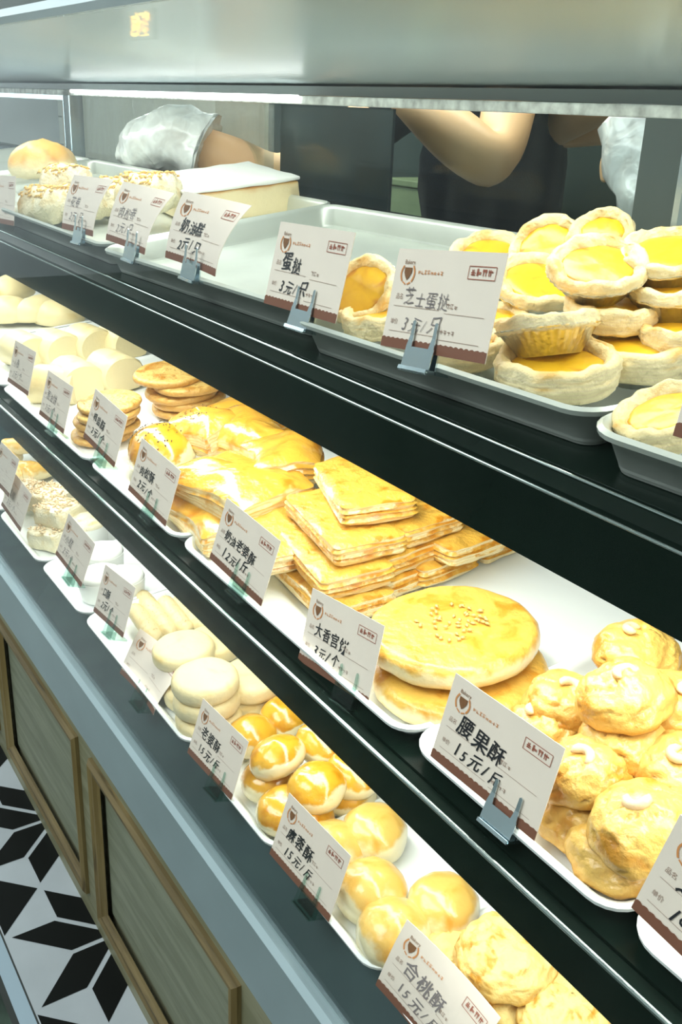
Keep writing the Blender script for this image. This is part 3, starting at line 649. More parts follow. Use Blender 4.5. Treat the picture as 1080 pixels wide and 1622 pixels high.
# block cake with a white top
def slab():
    bm = bmesh.new(); box(bm, -.11, .11, -.08, .08, 0, .040, bev=.003); bmesh.ops.subdivide_edges(bm, edges=bm.edges[:], cuts=4, use_grid_fill=True); rough_up(bm, .0012, 50, 5)
    bm2 = bmesh.new(); box(bm2, -.112, .112, -.082, .082, .0405, .046, bev=.002); bmesh.ops.subdivide_edges(bm2, edges=bm2.edges[:], cuts=6, use_grid_fill=True); rough_up(bm2, .0016, 60, 6)
    kind('block_cake', [('sponge', finish('sponge', bm, 'bread'), None), ('cream_top', finish('cream_top', bm2, 'white_cake'), None)], .046)
slab()
def tart(i, tall=False):
    rnd = random.Random(i + 171); ph = rnd.uniform(0, 6)
    bm = bmesh.new(); lathe(bm, [(.0235, .0008), (.0245, .0008), (.0385, .0215), (.0415, .0225), (.0420, .0235), (.0405, .0230), (.0375, .0215), (.0230, .0022)], 144, fr=lambda a, k: 1 + (.016 if 1 < k < 7 else .004) * math.sin(36 * a))
    if tall:
        for v in bm.verts: v.co.x *= .86; v.co.y *= .86
    foil = finish('foil_cup', bm, 'foil', True, 60)
    bm = bmesh.new(); prof = [(.0350, .0190), (.0392, .0205), (.0412, .0225), (.0408, .0240), (.0418, .0258), (.0410, .0275), (.0416, .0295), (.0404, .0318), (.0385, .0330), (.0362, .0334), (.0345, .0322), (.0322, .0312), (.0306, .0288), (.0294, .0272), (.0285, .0235)]
    if tall: prof = [(.0325, .0085), (.0375, .0105), (.0395, .0135), (.0390, .0165), (.0412, .0190)] + prof[2:]
    K0 = 13 if tall else 10
    lathe(bm, prof, 90, fr=lambda a, k: 1 + .012 * math.sin(3 * a + ph) + .009 * math.sin(7 * a + 2 * ph) + (.030 * math.sin(4 * a + ph * 3) + .018 * math.sin(9 * a + ph) if k >= K0 else 0), close_top=False, close_bot=False)
    bm.normal_update()
    for v in bm.verts:
        a = math.atan2(v.co.y, v.co.x)
        if v.co.z > .0265: v.co.z += .0012 * math.sin(4 * a + ph) + .0009 * math.sin(9 * a) + .0016 * noise.noise(v.co * 90 + Vector((i, 0, 0)))
        # flaking leaves: streaks that run around the rim
        q = Vector((a * 3.0, v.co.z * 700, math.hypot(v.co.x, v.co.y) * 500 + i * 9)); k = 1 + .035 * noise.noise(q); v.co.x *= k; v.co.y *= k
    rough_up(bm, .0011, 110, i)
    crust = finish('crust', bm, 'crust')
    bm = bmesh.new(); lathe(bm, [(.0318, .0262), (.028, .0276), (.022, .0284), (.014, .0288), (.005, .0286), (.0008, .0285)], 40); rough_up(bm, .0010, 60, i + 3)
    kind('tart%d' % i, [('foil_cup', foil, None), ('crust', crust, None), ('custard', finish('custard', bm, 'custard'), None)], .033)
for i in range(4): tart(i)
for i in (4, 5): tart(i, True)

YMIN = {'top': (.409, .398), 'mid': (.411, .404), 'bot': (.400, .388)}      # behind a card / between cards
CARDX = {'top': (-.498, -.667, -.868, -1.031, -1.184, -1.507, -.243), 'mid': (-.406, -.215, -.598, -.777, -.999, -1.153, -1.347, -1.508), 'bot': (-.62, -.813, -.432, -1.022, -1.115, -1.271, -1.571, -1.624)}
def spawn(kd, name, label, cat, group, s, px, py, hc, n=None, spin=0.0, scale=1.0, zs=1.0, off=(0, 0, 0)):
    """(px, py) is where the middle of the thing shows, hc how high that middle is above the tray floor"""
    parts, H = KIND[kd]; n = (normal(s) if n is None else Vector(n)).normalized()
    q = Vector((0, 0, 1)).rotation_difference(n).to_matrix().to_4x4() @ Matrix.Rotation(spin, 4, 'Z')
    c = at(px, py, s, hc) + Vector(off); M = Matrix.Translation(c) @ q @ Matrix.Scale(scale, 4) @ Matrix.Diagonal((1, 1, zs, 1)) @ Matrix.Translation((0, 0, -H / 2))
    pw = [M @ v.co for _, me, o_ in parts if not o_ for v in me.vertices]; lim = YMIN[s][0] + .25 * max(0, hc - .02)
    push = max([0, YMIN[s][1] - min(w.y for w in pw)] + [lim - w.y for w in pw if any(abs(w.x - cx) < .056 for cx in CARDX[s])])
    if push > 0: M = Matrix.Translation(Vector((0, math.cos(R(SURF[s][2])), math.sin(R(SURF[s][2])))) * push) @ M
    if len(parts) == 1:
        r = obj(name, parts[0][1]); tag(r, label, cat, group); r.matrix_world = M
        return r
    r = thing(name, label, cat, group=group); r.matrix_world = M
    for pn, me, off in parts:
        o = obj(pn, me, r)
        if off: o.location = off[:3]; o.rotation_euler = (off[4], 0, off[3])
        if pn in ('sesame_seeds', 'crumb_topping', 'floss_strands'): o['kind'] = 'stuff'
    return r

T = lambda x, y, z: (x, y, z)
# ---- egg tarts, top shelf
GT = 'egg tarts piled on the top shelf'
for k, px, py, w, hc, n, sp, lb in (
    (4, 858, 606, 200, .018, (0, -.14, 1), .4, 'flat egg tart alone in front at the tray\'s near right corner'),
    (1, 868, 532, 165, .040, (-.30, .02, 1), 2.0, 'egg tart tipped away above the front one, its fluted foil cup showing'),
    (5, 1010, 566, 190, .018, (.05, -.14, 1), 1.1, 'wide pale egg tart lying flat right of the front one'),
    (4, 968, 500, 150, .040, (.10, -.10, 1), 2.6, 'egg tart with dark browned custard in the middle of the pile'),
    (0, 945, 437, 158, .066, (.28, -.38, 1), 3.3, 'egg tart leaning forward on top of the pile, foil rim below it'),
    (1, 868, 402, 122, .048, (.25, -.80, .62), 4.2, 'egg tart propped on edge at the back left of the pile'),
    (2, 952, 386, 112, .058, (.20, -.80, .66), 5.0, 'highest egg tart propped upright at the very back of the pile'),
    (3, 1056, 416, 150, .070, (.15, -.36, 1), .9, 'egg tart tilted at the upper right of the pile'),
    (0, 1070, 476, 160, .048, (.0, -.12, 1), 1.9, 'egg tart under the tilted one at the right edge'),
    (1, 850, 462, 150, .036, (.35, -.24, 1), 2.9, 'egg tart sloping down beside the right end of the large price card'),
    (2, 772, 420, 125, .028, (.30, -.45, .9), 3.8, 'egg tart peeping over the top of the large price card'),
    (3, 578, 468, 125, .034, (.25, -.72, .68), 1.3, 'egg tart on edge with wide custard between the two nearest cards'),
    (5, 566, 524, 135, .018, (-.05, -.16, 1), .2, 'egg tart lying flat below the upright one between the two nearest cards'),
    (5, 690, 572, 150, .015, (0, -.14, 1), 2.2, 'egg tart mostly hidden behind the large price card and its clip'),
    (2, 765, 520, 145, .018, (0, -.14, 1), 4.4, 'egg tart hidden behind the right end of the large price card'),
    (5, 1088, 536, 150, .030, (0, -.14, 1), 3.1, 'egg tart cut by the right edge above the wide pale one'),
    (4, 1062, 672, 175, .020, (-.12, -.42, 1), 5.5, 'egg tart alone in the right-hand tray beside the cut-off card')):
    c = at(px, py, 'top', hc); dist = (cam_o.matrix_world.inverted() @ c).z * -1
    spawn('tart%d' % k, 'egg_tart', lb, 'egg tart', GT, 'top', px, py, hc, n, sp, w * dist / FPX / .0835)
# ---- top shelf left
spawn('block_cake', 'block_cake', 'rectangular block cake with a white top on the top shelf', 'cake', None, 'top', 350, 304, .024, None, R(-10), 1.0)
GF = 'floss rolls behind the faint cards'
for i, (px, py, hc, sp, lb) in enumerate(((62, 322, .03, .3, 'floss-covered roll at the front left, by the shelf edge'), (130, 318, .03, .2, 'floss-covered roll behind the faintest card'),
                                          (190, 305, .03, .4, 'floss-covered roll beside the white block cake'), (105, 285, .05, .1, 'floss-covered roll at the back beneath the gloved fingers'), (235, 300, .05, .5, 'short floss roll touching the gloved hand'))):
    spawn('floss_roll%d' % (i % 2), 'floss_roll', lb, 'bread roll', GF, 'top', px, py, hc, None, sp)
spawn('brown_bun', 'round_bun', 'browned round bun at the far left of the top shelf', 'bun', None, 'top', 66, 250, .05, None, .5, 1.05)

# ---- cashew cookies
GC = 'cashew cookies in a pile'
for i, (px, py, hc, n, lb) in enumerate((
    (900, 1301, .018, None, 'cashew cookie at the tray front right behind the large card\'s corner'),
    (968, 1350, .018, None, 'smooth cashew cookie lowest in front, under a big one'),
    (1014, 1305, .047, (-.05, -.30, 1), 'big cracked cashew cookie on top at the front of the pile'),
    (926, 1216, .045, (-.20, -.25, 1), 'cashew cookie with a pale nut touching the card\'s right edge'),
    (966, 1252, .020, None, 'small cashew cookie down in the gap of the pile'),
    (860, 1152, .030, (-.10, -.2, 1), 'cashew cookie rising behind the card\'s upper edge'),
    (992, 1166, .055, (-.02, -.25, 1), 'cracked cashew cookie in the centre with a nut at its top edge'),
    (896, 1106, .045, (-.05, -.1, 1), 'cashew cookie at the back left with a nut lying flat on it'),
    (986, 1094, .083, (-.12, -.35, 1), 'cashew cookie with a curled nut facing forward, high on the pile'),
    (1008, 1023, .070, (0, -.1, 1), 'pale cashew cookie at the very back of the pile'),
    (1036, 1062, .045, None, 'cashew cookie half hidden under the rearmost pale one'),
    (1075, 1112, .070, (.10, -.25, 1), 'cashew cookie at the right edge level with the curled-nut one'),
    (1046, 1160, .040, None, 'cashew cookie wedged between the central and right-edge ones'),
    (1082, 1215, .055, (.05, -.3, 1), 'large cashew cookie cut by the right edge halfway down the pile'),
    (1015, 1225, .018, None, 'cashew cookie at the bottom of the pile behind the big front one'),
    (1075, 1290, .020, None, 'cashew cookie beneath the right side of the big front one'))):
    spawn('cashew%d' % (i % 4), 'cashew_cookie', lb, 'cookie', GC, 'mid', px, py, hc, n, i * 1.7 + (2.0 if i == 8 else 0), 1.04 if i == 2 else .98)
# ---- big round cakes
spawn('big_disc_plain', 'round_cake', 'lower of two big flat round cakes on the middle shelf', 'cake', 'big flat round cakes', 'mid', 684, 1084, .012, None, .4)
spawn('big_disc', 'round_cake', 'upper of two big flat round cakes, with crumbs at its centre', 'cake', 'big flat round cakes', 'mid', 676, 1020, .038, (-.03, -.10, 1), 1.2)
# ---- rectangular puff pastries
GP = 'rectangular puff pastries in a stack'
LX = .142
for i, (px, py, ht, ang, n, lb) in enumerate((      # (px, py): middle of the near short edge of the top face, ht its height
    (574, 968, .022, -6, None, 'puff pastry lowest in front between two price cards'),
    (570, 925, .045, -9, None, 'puff pastry second from below, its cut corner facing right'),
    (590, 873, .068, -10, None, 'puff pastry third from below with thick pale side'),
    (603, 814, .092, -20, (-.04, -.13, 1), 'topmost puff pastry with a square pale front edge'),
    (640, 930, .022, 3, None, 'pale puff pastry on the tray behind the lowest ones'),
    (658, 888, .044, 2, None, 'puff pastry behind the stack with a browned top'),
    (690, 843, .066, 0, None, 'puff pastry on top of the rear pile'),
    (716, 906, .022, 4, None, 'puff pastry at the near end of the rear pile, flat on the tray'),
    (762, 874, .044, 2, None, 'pale puff pastry at the right end of the rear pile'),
    (812, 866, .022, 3, None, 'palest puff pastry at the back under the shelf edge'),
    (462, 892, .044, -12, None, 'puff pastry with a crumbled corner behind the five-character card'))):
    e = at(px, py, 'mid', ht); d = Vector((math.cos(R(ang)), math.sin(R(ang)), 0)); c = e - d * LX / 2
    spawn('puff%d' % (i % 4), 'puff_pastry', lb, 'pastry', GP, 'mid', px, py, ht - .011, n, R(ang), 1.0, off=-d * LX / 2)
GK = 'large flaky pastries'
spawn('flaky_big', 'flaky_pastry', 'largest flaky golden pastry behind two price cards', 'pastry', GK, 'mid', 372, 775, .045, None, R(6), 1.0)
spawn('flaky_big', 'flaky_pastry', 'flaky pastry underneath the largest one, near the shelf edge', 'pastry', GK, 'mid', 345, 815, .016, None, R(-4), .92)
spawn('flaky_swirl', 'flaky_pastry', 'swirled flaky pastry left of the topmost rectangular one', 'pastry', GK, 'mid', 450, 728, .055, (-.06, -.15, 1), R(-20), 1.1)
spawn('flaky_fold', 'flaky_pastry', 'folded triangular flaky pastry with a slit open side', 'pastry', GK, 'mid', 395, 692, .05, (.02, -.30, 1), R(14), 1.1)
spawn('flaky_swirl', 'flaky_pastry', 'flaky pastry at the back just under the shelf edge', 'pastry', GK, 'mid', 405, 660, .035, None, R(12), 1.2)
spawn('sesame_fold', 'sesame_pastry', 'folded pastry sprinkled with black sesame, behind the round sesame bun', 'pastry', None, 'mid', 326, 678, .05, (-.05, -.30, 1), R(10), .95)
spawn('sesame_bun', 'sesame_bun', 'round golden bun dotted with black sesame behind two cards', 'bun', None, 'mid', 252, 706, .034, (-.02, -.30, 1), R(-10), 1.12)
# ---- stacks of thin round cakes
GD = 'thin round sesame cakes in two stacks'
nth = ['lowest', 'second from below', 'third from below', 'fourth from below', 'topmost']
for j in range(5):
    spawn('thin_disc%d' % (j % 3), 'thin_round_cake', 'thin round sesame cake, %s of the taller stack at the back' % nth[j], 'cake', GD, 'mid', (298, 300, 288, 302, 270)[j], (642, 630, 618, 607, 592)[j], .008 + .0125 * j, (.03 * (-1) ** j, -.10, 1), j, 1.06)
    spawn('thin_disc%d' % ((j + 1) % 3), 'thin_round_cake', 'thin round sesame cake, %s of the shorter stack by the cards' % nth[j], 'cake', GD, 'mid', (158, 172, 160, 172, 163)[j], (686, 675, 664, 653, 640)[j], .008 + .0115 * j, (.03 * (-1) ** j, -.12, 1), j, .86)
# ---- sliced rolls
GR = 'pale cut rolls on the middle shelf'
for i, (px, py, hc, sp, lb) in enumerate(((38, 552, .028, .30, 'cut roll at the left end of the back row'), (88, 548, .028, .3, 'cut roll second in the back row, yellow cut end showing'), (140, 540, .028, .3, 'cut roll in the middle of the back row'),
                                          (192, 536, .028, .3, 'cut roll at the right end of the back row'), (118, 596, .03, .2, 'smooth cut roll at the left of the front row'), (180, 584, .03, .25, 'smooth cut roll behind the shorter stack of thin cakes'), (72, 610, .025, .9, 'small cut roll half hidden behind a card'))):
    spawn('cut_roll%d' % (i % 3), 'bread_roll', lb, 'bread roll', GR, 'mid', px, py, hc, None, sp - .15, 1.12)
GB = 'pale smooth buns at the far left'
for i, (px, py, hc, lb) in enumerate(((12, 488, .03, 'pale smooth bun nearest the shelf front at far left'), (65, 486, .03, 'pale smooth bun with a brown spot at its side'), (20, 452, .05, 'pale smooth bun behind at the left edge, under the shelf'), (92, 492, .025, 'pale smooth bun at the right end of its row'))):
    spawn('white_bun%d' % (i % 2), 'smooth_bun', lb, 'bun', GB, 'mid', px, py, hc, None, .6 + i, 1.05)

# ---- bottom shelf
GE = 'egg-yolk pastries'
for i, (px, py, hc, n, lb) in enumerate((
    (500, 1243, .045, (-.02, -.22, 1), 'shiny golden egg-yolk pastry lying on top at the pile\'s centre'),
    (437, 1195, .048, (-.35, -.30, 1), 'egg-yolk pastry leaning left behind the dotted price card'),
    (512, 1170, .045, (.05, -.1, 1), 'egg-yolk pastry at the back under the shelf edge, high up'),
    (440, 1285, .022, None, 'egg-yolk pastry at the tray front just above the lower card'),
    (405, 1240, .020, None, 'egg-yolk pastry wedged behind the right corner of the card'),
    (550, 1250, .018, None, 'egg-yolk pastry at the right end of the pile'),
    (560, 1222, .040, (.1, -.1, 1), 'egg-yolk pastry at the back right beneath the shelf edge'),
    (398, 1162, .018, None, 'pale-topped egg-yolk pastry at the left end of the pile'),
    (452, 1130, .020, None, 'egg-yolk pastry furthest back beside the pale round cakes'),
    (482, 1292, .016, None, 'egg-yolk pastry under the front ones, only its side showing'))):
    spawn('yolk%d' % (i % 3), 'egg_yolk_pastry', lb, 'pastry', GE, 'bot', px, py, hc, n, i * 1.3, .98)
GO = 'pale glossy domes'
for i, (px, py, hc, lb) in enumerate(((592, 1316, .022, 'pale glossy dome pastry farthest back by the tray divider'), (570, 1415, .022, 'pale glossy dome pastry half hidden behind the card'), (604, 1482, .022, 'pale glossy dome pastry at the front of its tray'),
                                      (702, 1432, .022, 'pale glossy dome pastry alone at the right of its tray'), (520, 1345, .018, 'dome pastry peeping over the top of the card'))):
    spawn('dome%d' % (i % 3), 'dome_pastry', lb, 'pastry', GO, 'bot', px, py, hc, None, i * 2.1, 1.0)
GW = 'crackled walnut cookies'
for i, (px, py, hc, n, lb) in enumerate(((806, 1508, .044, (.02, -.12, 1), 'crackled cookie lying on top, whole in view'), (800, 1560, .016, None, 'crackled cookie underneath, only its near side showing'),
                                         (905, 1605, .030, (.05, -.15, 1), 'crackled cookie cut off by the bottom edge'), (726, 1530, .014, None, 'crackled cookie behind the top of the lowest card'))):
    spawn('crackle%d' % (i % 3), 'crackled_cookie', lb, 'cookie', GW, 'bot', px, py, hc, n, i * 1.1, .84)
GL = 'pale round cakes'
for i, (px, py, hc, lb) in enumerate((
    (312, 1145, .012, 'pale round cake lowest of the front stack'), (315, 1112, .035, 'pale round cake in the middle of the front stack'), (318, 1082, .058, 'pale round cake on top of the front stack, a small crack in it'),
    (270, 1062, .012, 'pale round cake hidden behind the plain card'), (268, 1040, .042, 'pale round cake left of the front stack, smooth topped'),
    (398, 1100, .012, 'pale round cake lowest of the right-hand stack'), (400, 1076, .036, 'pale round cake on top of the right-hand stack, under the shelf'), (338, 1020, .030, 'pale round cake at the back between sticks and stacks'), (262, 1112, .012, 'pale round cake touching the glass side of the plain card'))):
    spawn('pale_disc%d' % (i % 2), 'pale_round_cake', lb, 'cake', GL, 'bot', px, py, hc, (0.02 * (-1) ** i, -.09, 1), i * .9, 1.06)
GS = 'finger-shaped biscuits'
for i, (px, py, hc, lb) in enumerate(((228, 985, .022, 'finger biscuit nearest the card in its row'), (252, 977, .022, 'finger biscuit second from the card'), (277, 972, .022, 'finger biscuit third from the card'), (302, 968, .022, 'finger biscuit furthest from the card, under the shelf'), (240, 962, .004, 'finger biscuit at the bottom of the row'))):
    spawn('stick%d' % (i % 2), 'finger_biscuit', lb, 'biscuit', GS, 'bot', px, py, hc + .004, None, R(-4), 1.0)
GU = 'paper-cup cakes on the bottom shelf'
for i, (kd, px, py, hc, lb) in enumerate((('cup_white', 163, 885, .024, 'white-topped cake in a paper cup behind a card'), ('cup_white', 150, 925, .022, 'white cake in a paper cup at the tray front, card before it'), ('cup_crumb', 140, 838, .026, 'cream-coloured cup cake behind the white-topped one'), ('cup_white', 195, 925, .02, 'white cake in a paper cup nearest the bare tray'))):
    spawn(kd, 'cup_cake', lb, 'cake', GU, 'bot', px, py, hc, None, i, 1.0)
GQ = 'crumb-coated squares'
for i, (px, py, hc, sp, lb) in enumerate(((55, 855, .018, .5, 'crumb-coated square at the tray front, between two cards'), (62, 820, .05, .45, 'crumb-coated square on top of the front one'), (85, 790, .05, .5, 'crumb-coated square on top at the back'), (40, 785, .03, .4, 'crumb-coated square left of the top ones'), (108, 805, .02, .5, 'crumb-coated square at the right end, under the shelf edge'))):
    spawn('crumb_square%d' % (i % 3), 'crumb_square', lb, 'cake', GQ, 'bot', px, py, hc, None, sp, 1.0)
GN = 'small tan rolls at the far left'
for i, (px, py, hc, lb) in enumerate(((10, 722, .02, 'small tan roll at the left edge'), (38, 742, .02, 'small tan roll beside the crumb squares'), (25, 705, .04, 'small tan roll on top, under the shelf edge'), (15, 752, .015, 'small tan roll behind the leftmost bottom card'), (60, 745, .02, 'small tan roll at the right end of its heap'))):
    spawn('tan_roll%d' % (i % 3), 'small_roll', lb, 'bread roll', GN, 'bot', px, py, hc, None, .5 + i * .3, 1.1)
# ------------------------------------------------------------------ price cards
CW, CH = .110, .067
deps = None
def text_verts(body, size, offset=0.0, shear=0.0, align='LEFT'):
    cu = bpy.data.curves.new('t', 'FONT'); cu.body = body; cu.size = size; cu.offset = offset; cu.shear = shear; cu.resolution_u = 2; cu.align_x = align
    o = bpy.data.objects.new('t', cu); COL.objects.link(o)
    dg = bpy.context.evaluated_depsgraph_get(); dg.update()
    me = bpy.data.meshes.new_from_object(o.evaluated_get(dg))
    vs = [v.co.copy() for v in me.vertices]; fs = [tuple(p.vertices) for p in me.polygons]
    bpy.data.objects.remove(o); bpy.data.curves.remove(cu); bpy.data.meshes.remove(me)
    return vs, fs
TXT = {}
def text(body, size, offset=0.0, shear=0.0, align='LEFT'):
    a = (body, offset, shear, align)
    if a not in TXT: TXT[a] = text_verts(body, 1.0, offset, shear, align)
    return [v * size for v in TXT[a][0]], TXT[a][1]
def handwrite(bm, body, size, x, y, f, z, offset, shear, rot, seed):
    """written character by character, each a little turned, raised and sized on its own"""
    rnd = random.Random(seed); u = 0
    for ch in body:
        k = size * rnd.uniform(.88, 1.10); vf = text(ch, k, offset, shear); r = rot + R(rnd.uniform(-7, 7))
        put_text(bm, vf, x + u * math.cos(rot), y + u * math.sin(rot) + rnd.uniform(-.07, .07) * size, f, z, .0010, r, rnd.randint(0, 99), .96)
        w = max(v.x for v in vf[0]); u += (w + size * (.02 if ord(ch) > 255 else .06))
def stroke(bm, pts, w, f, z):
    pts = [Vector((p[0], p[1])) for p in pts]; prev = None
    for i, p in enumerate(pts):
        t = (pts[min(i + 1, len(pts) - 1)] - pts[max(i - 1, 0)]).normalized(); n = Vector((-t.y, t.x)) * w / 2
        a, b = bm.verts.new(f(p.x + n.x, p.y + n.y, z)), bm.verts.new(f(p.x - n.x, p.y - n.y, z))
        if prev: bm.faces.new((prev[0], prev[1], b, a))
        prev = (a, b)
def put_text(bm, vf, x, y, f, z, jit=0.0, rot=0.0, seed=0, sx=1.0):
    vs, fs = vf; c, s = math.cos(rot), math.sin(rot); m = []
    for v in vs:
        u, w = v.x * sx, v.y
        if jit:
            u += noise.noise(Vector((u * 160 + seed, w * 160, seed))) * jit; w += noise.noise(Vector((u * 160, w * 160 + seed, seed + 9))) * jit
        m.append(bm.verts.new(f(x + u * c - w * s, y + u * s + w * c, z)))
    for p in fs:
        try: bm.faces.new([m[i] for i in p])
        except ValueError: pass
def tiny_glyphs(bm, x, y, n, size, f, z, seed, w=.00035):
    """small printed characters too fine to read: a few short strokes each"""
    rnd = random.Random(seed)
    for k in range(n):
        cx = x + k * size * 1.12
        for j in range(4):
            if j % 2: yy = y + size * rnd.uniform(.1, .95); stroke(bm, [(cx + size * .08, yy), (cx + size * .92, yy)], w, f, z)
            else: xx = cx + size * rnd.uniform(.15, .85); stroke(bm, [(xx, y + size * .05), (xx, y + size * rnd.uniform(.6, 1))], w, f, z)
def card(s, bl, br, Y, tilt, name_txt, price_txt, label, curl=0.0, twist=0.0, faint=False, hscale=1.0, clip=None, clip_at=.62, txt_size=.0145, ink=None):
    """bl, br: where the card's two lower corners show; it stands at depth Y and leans back"""
    A = at_y(*bl, Y); B = at_y(*br, Y); ex = (B - A).normalized(); mid = (B - ex * CW / 2) if bl[0] < 0 else (A + ex * CW / 2)
    lean = R(tilt); up0 = Vector((0, 0, 1)) - ex * ex.z; up0.normalize(); back = ex.cross(up0) * -1
    if back.y < 0: back = -back
    up = (up0 * math.cos(lean) + back * math.sin(lean)).normalized(); nrm = ex.cross(up).normalized()     # nrm faces the customer (-y)
    if nrm.y > 0: nrm = -nrm
    r = thing('price_card', label, 'price card', mid, 'handwritten price cards')
    M = Matrix((ex, up, nrm)).transposed()
    r.rotation_euler = M.to_euler()
    def f(u, v, z):                # card coordinates from the lower left corner -> local space, with the paper's bow
        t = v / CH; w = u / CW - .5
        d = -curl * .020 * t * t * (1 + 1.2 * w * twist) + twist * .006 * (w * w * 4 - 1)
        return Vector((u - CW / 2, v - .12 * curl * .02 * t * t, d + z))
    bm = bmesh.new(); N, K = 14, 10
    g = [[[bm.verts.new(f(CW * i / N, CH * j / K, z)) for i in range(N + 1)] for j in range(K + 1)] for z in (0, -.0005)]
    for zz in (0, 1):
        for j in range(K):
            for i in range(N): bm.faces.new((g[zz][j][i], g[zz][j][i + 1], g[zz][j + 1][i + 1], g[zz][j + 1][i]))
    per = [(0, i) for i in range(N + 1)] + [(j, N) for j in range(1, K + 1)] + [(K, i) for i in range(N - 1, -1, -1)] + [(j, 0) for j in range(K - 1, 0, -1)]
    for a, b in zip(per, per[1:] + per[:1]): bm.faces.new((g[0][a[0]][a[1]], g[0][b[0]][b[1]], g[1][b[0]][b[1]], g[1][a[0]][a[1]]))
    obj('paper', finish('paper', bm, 'card_paper', True, 40), r)
    # brown scalloped band along the foot
    bm = bmesh.new(); prev = None; n = 66
    for i in range(n + 1):
        u = CW * i / n; v = .0062 + .0011 * abs(math.sin(math.pi * u / .0052))
        a, b = bm.verts.new(f(u, 0, .0004)), bm.verts.new(f(u, v, .0004))
        if prev: bm.faces.new((prev[0], a, b, prev[1]))
        prev = (a, b)
    obj('border_band', finish('border_band', bm, 'band_brown', False), r)
    # emblem: brown cup between two orange sprays, a word above it
    z = .0005; cx, cy = .0155, .0510
    bm = bmesh.new(); pts = [(cx - .0042, cy + .0035), (cx + .0042, cy + .0035), (cx + .0040, cy), (cx + .0022, cy - .0028), (cx, cy - .0050), (cx - .0022, cy - .0028), (cx - .0040, cy)]
    bm.faces.new([bm.verts.new(f(u, v, z)) for u, v in pts])
    put_text(bm, text('Bakery', .0042, 0.0, 0.0, 'CENTER'), cx + .0005, cy + .0058, f, z)
    obj('emblem', finish('emblem', bm, 'emblem_brown', False), r)
    bm = bmesh.new()
    for sgn in (-1, 1):
        stroke(bm, [(cx + sgn * (.0052 + .0022 * math.sin(k / 6 * math.pi)), cy - .0058 + .0105 * k / 6) for k in range(7)], .0014, f, z)
        stroke(bm, [(cx + sgn * .0008, cy - .0078), (cx + sgn * .0042, cy - .0062)], .0010, f, z)
    tiny_glyphs(bm, .0265, .0505, 8, .0030, f, z, 7)
    obj('orange_print', finish('orange_print', bm, 'print_orange', False), r)
    bm = bmesh.new()
    for q in ([(.0780, .0500), (.1035, .0500)], [(.1035, .0500), (.1035, .0580)], [(.1035, .0580), (.0780, .0580)], [(.0780, .0580), (.0780, .0500)]): stroke(bm, q, .0005, f, z)
    tiny_glyphs(bm, .0800, .0520, 4, .0048, f, z, 3, .0007)
    obj('red_stamp', finish('red_stamp', bm, 'print_red', False), r)
    bm = bmesh.new(); put_text(bm, text('品名', .0042, 0.0, 0.0, 'LEFT'), .0070, .0335, f, z); put_text(bm, text('单价', .0042, 0.0, 0.0, 'LEFT'), .0062, .0165, f, z)
    tiny_glyphs(bm, .0625, .0300, 3, .0036, f, z, 5); tiny_glyphs(bm, .0610, .0135, 4, .0034, f, z, 6)
    for q in ([(.0065, .0285), (.0560, .0285)], [(.0620, .0270), (.1010, .0270)], [(.0060, .0115), (.0560, .0115)], [(.0600, .0100), (.1010, .0100)]): stroke(bm, q, .0003, f, z)
    obj('printed_form', finish('printed_form', bm, 'print_brown', False), r)
    bm = bmesh.new(); sd = len(name_txt) * 3 + len(label)
    bold = -.004 if faint else .012
    if name_txt: handwrite(bm, name_txt, txt_size, .0165, .0300, f, .0006, bold, .10, R(-1), sd)
    if price_txt: handwrite(bm, price_txt, .0125, .0195, .0128, f, .0006, bold, .35, R(2), sd + 5)
    obj('handwriting', finish('handwriting', bm, ink or ('ink_faint' if faint else 'ink'), False), r)
    if clip: card_clip(s, mid, ex, up, nrm, clip, (clip_at - .5) * CW, label)
    return r
CLIPN = [0]
def card_clip(s, mid, ex, up, nrm, kindc, du, label):
    lb = {'steel': 'small metal clip holding the ', 'plastic': 'small clear plastic clip holding the '}[kindc] + label.replace('price card', 'card')
    w = lb.split(); lb = ' '.join(w[:16])
    o = thing('card_clip', lb, 'clip', mid + ex * du, 'clips under the price cards'); o.rotation_euler = Matrix((ex, up, nrm)).transposed().to_euler()
    m = 'clip_steel' if kindc == 'steel' else 'clear_plastic'
    bm = bmesh.new(); w = .015
    prof = [(-.0100, .006), (-.0125, .0066), (-.0138, .0050), (-.0125, .0036), (-.006, .0030), (.003, .0020), (.003, .0026), (-.006, .0037), (-.0115, .0044), (-.0124, .0052), (-.0117, .0059), (-.0100, .0054)]
    a = [bm.verts.new((-w, y, z)) for y, z in prof]; b = [bm.verts.new((w, y, z)) for y, z in prof]; n = len(prof)
    for i in range(n): bm.faces.new((a[i], a[(i + 1) % n], b[(i + 1) % n], b[i]))
    bm.faces.new(a); bm.faces.new(b[::-1])
    obj('clip_plate', finish('clip_plate', bm, m, False), o)
    for sx in (-1, 1):
        bm = bmesh.new(); c = sx * .0118
        q = [(c - .0030, .0025), (c + .0030, .0025), (c + .0017, .0100), (c + .0013, .0195), (c, .0205), (c - .0013, .0195), (c - .0017, .0100)]
        fr = [bm.verts.new((x, y, .0030 - .0009 * (y > .008))) for x, y in q]; bk = [bm.verts.new((x, y, .0022 - .0009 * (y > .008))) for x, y in q]
        bm.faces.new(fr); bm.faces.new(bk[::-1])
        for i in range(len(q)): bm.faces.new((fr[i], fr[(i + 1) % len(q)], bk[(i + 1) % len(q)], bk[i]))
        obj('prong', finish('prong', bm, m, False), o)
    bm = bmesh.new(); box(bm, -w, w, -.013, -.0105, -.020, .004); box(bm, -w, w, -.013, .006, -.0026, -.0012); obj('clip_foot', finish('clip_foot', bm, m, False), o)

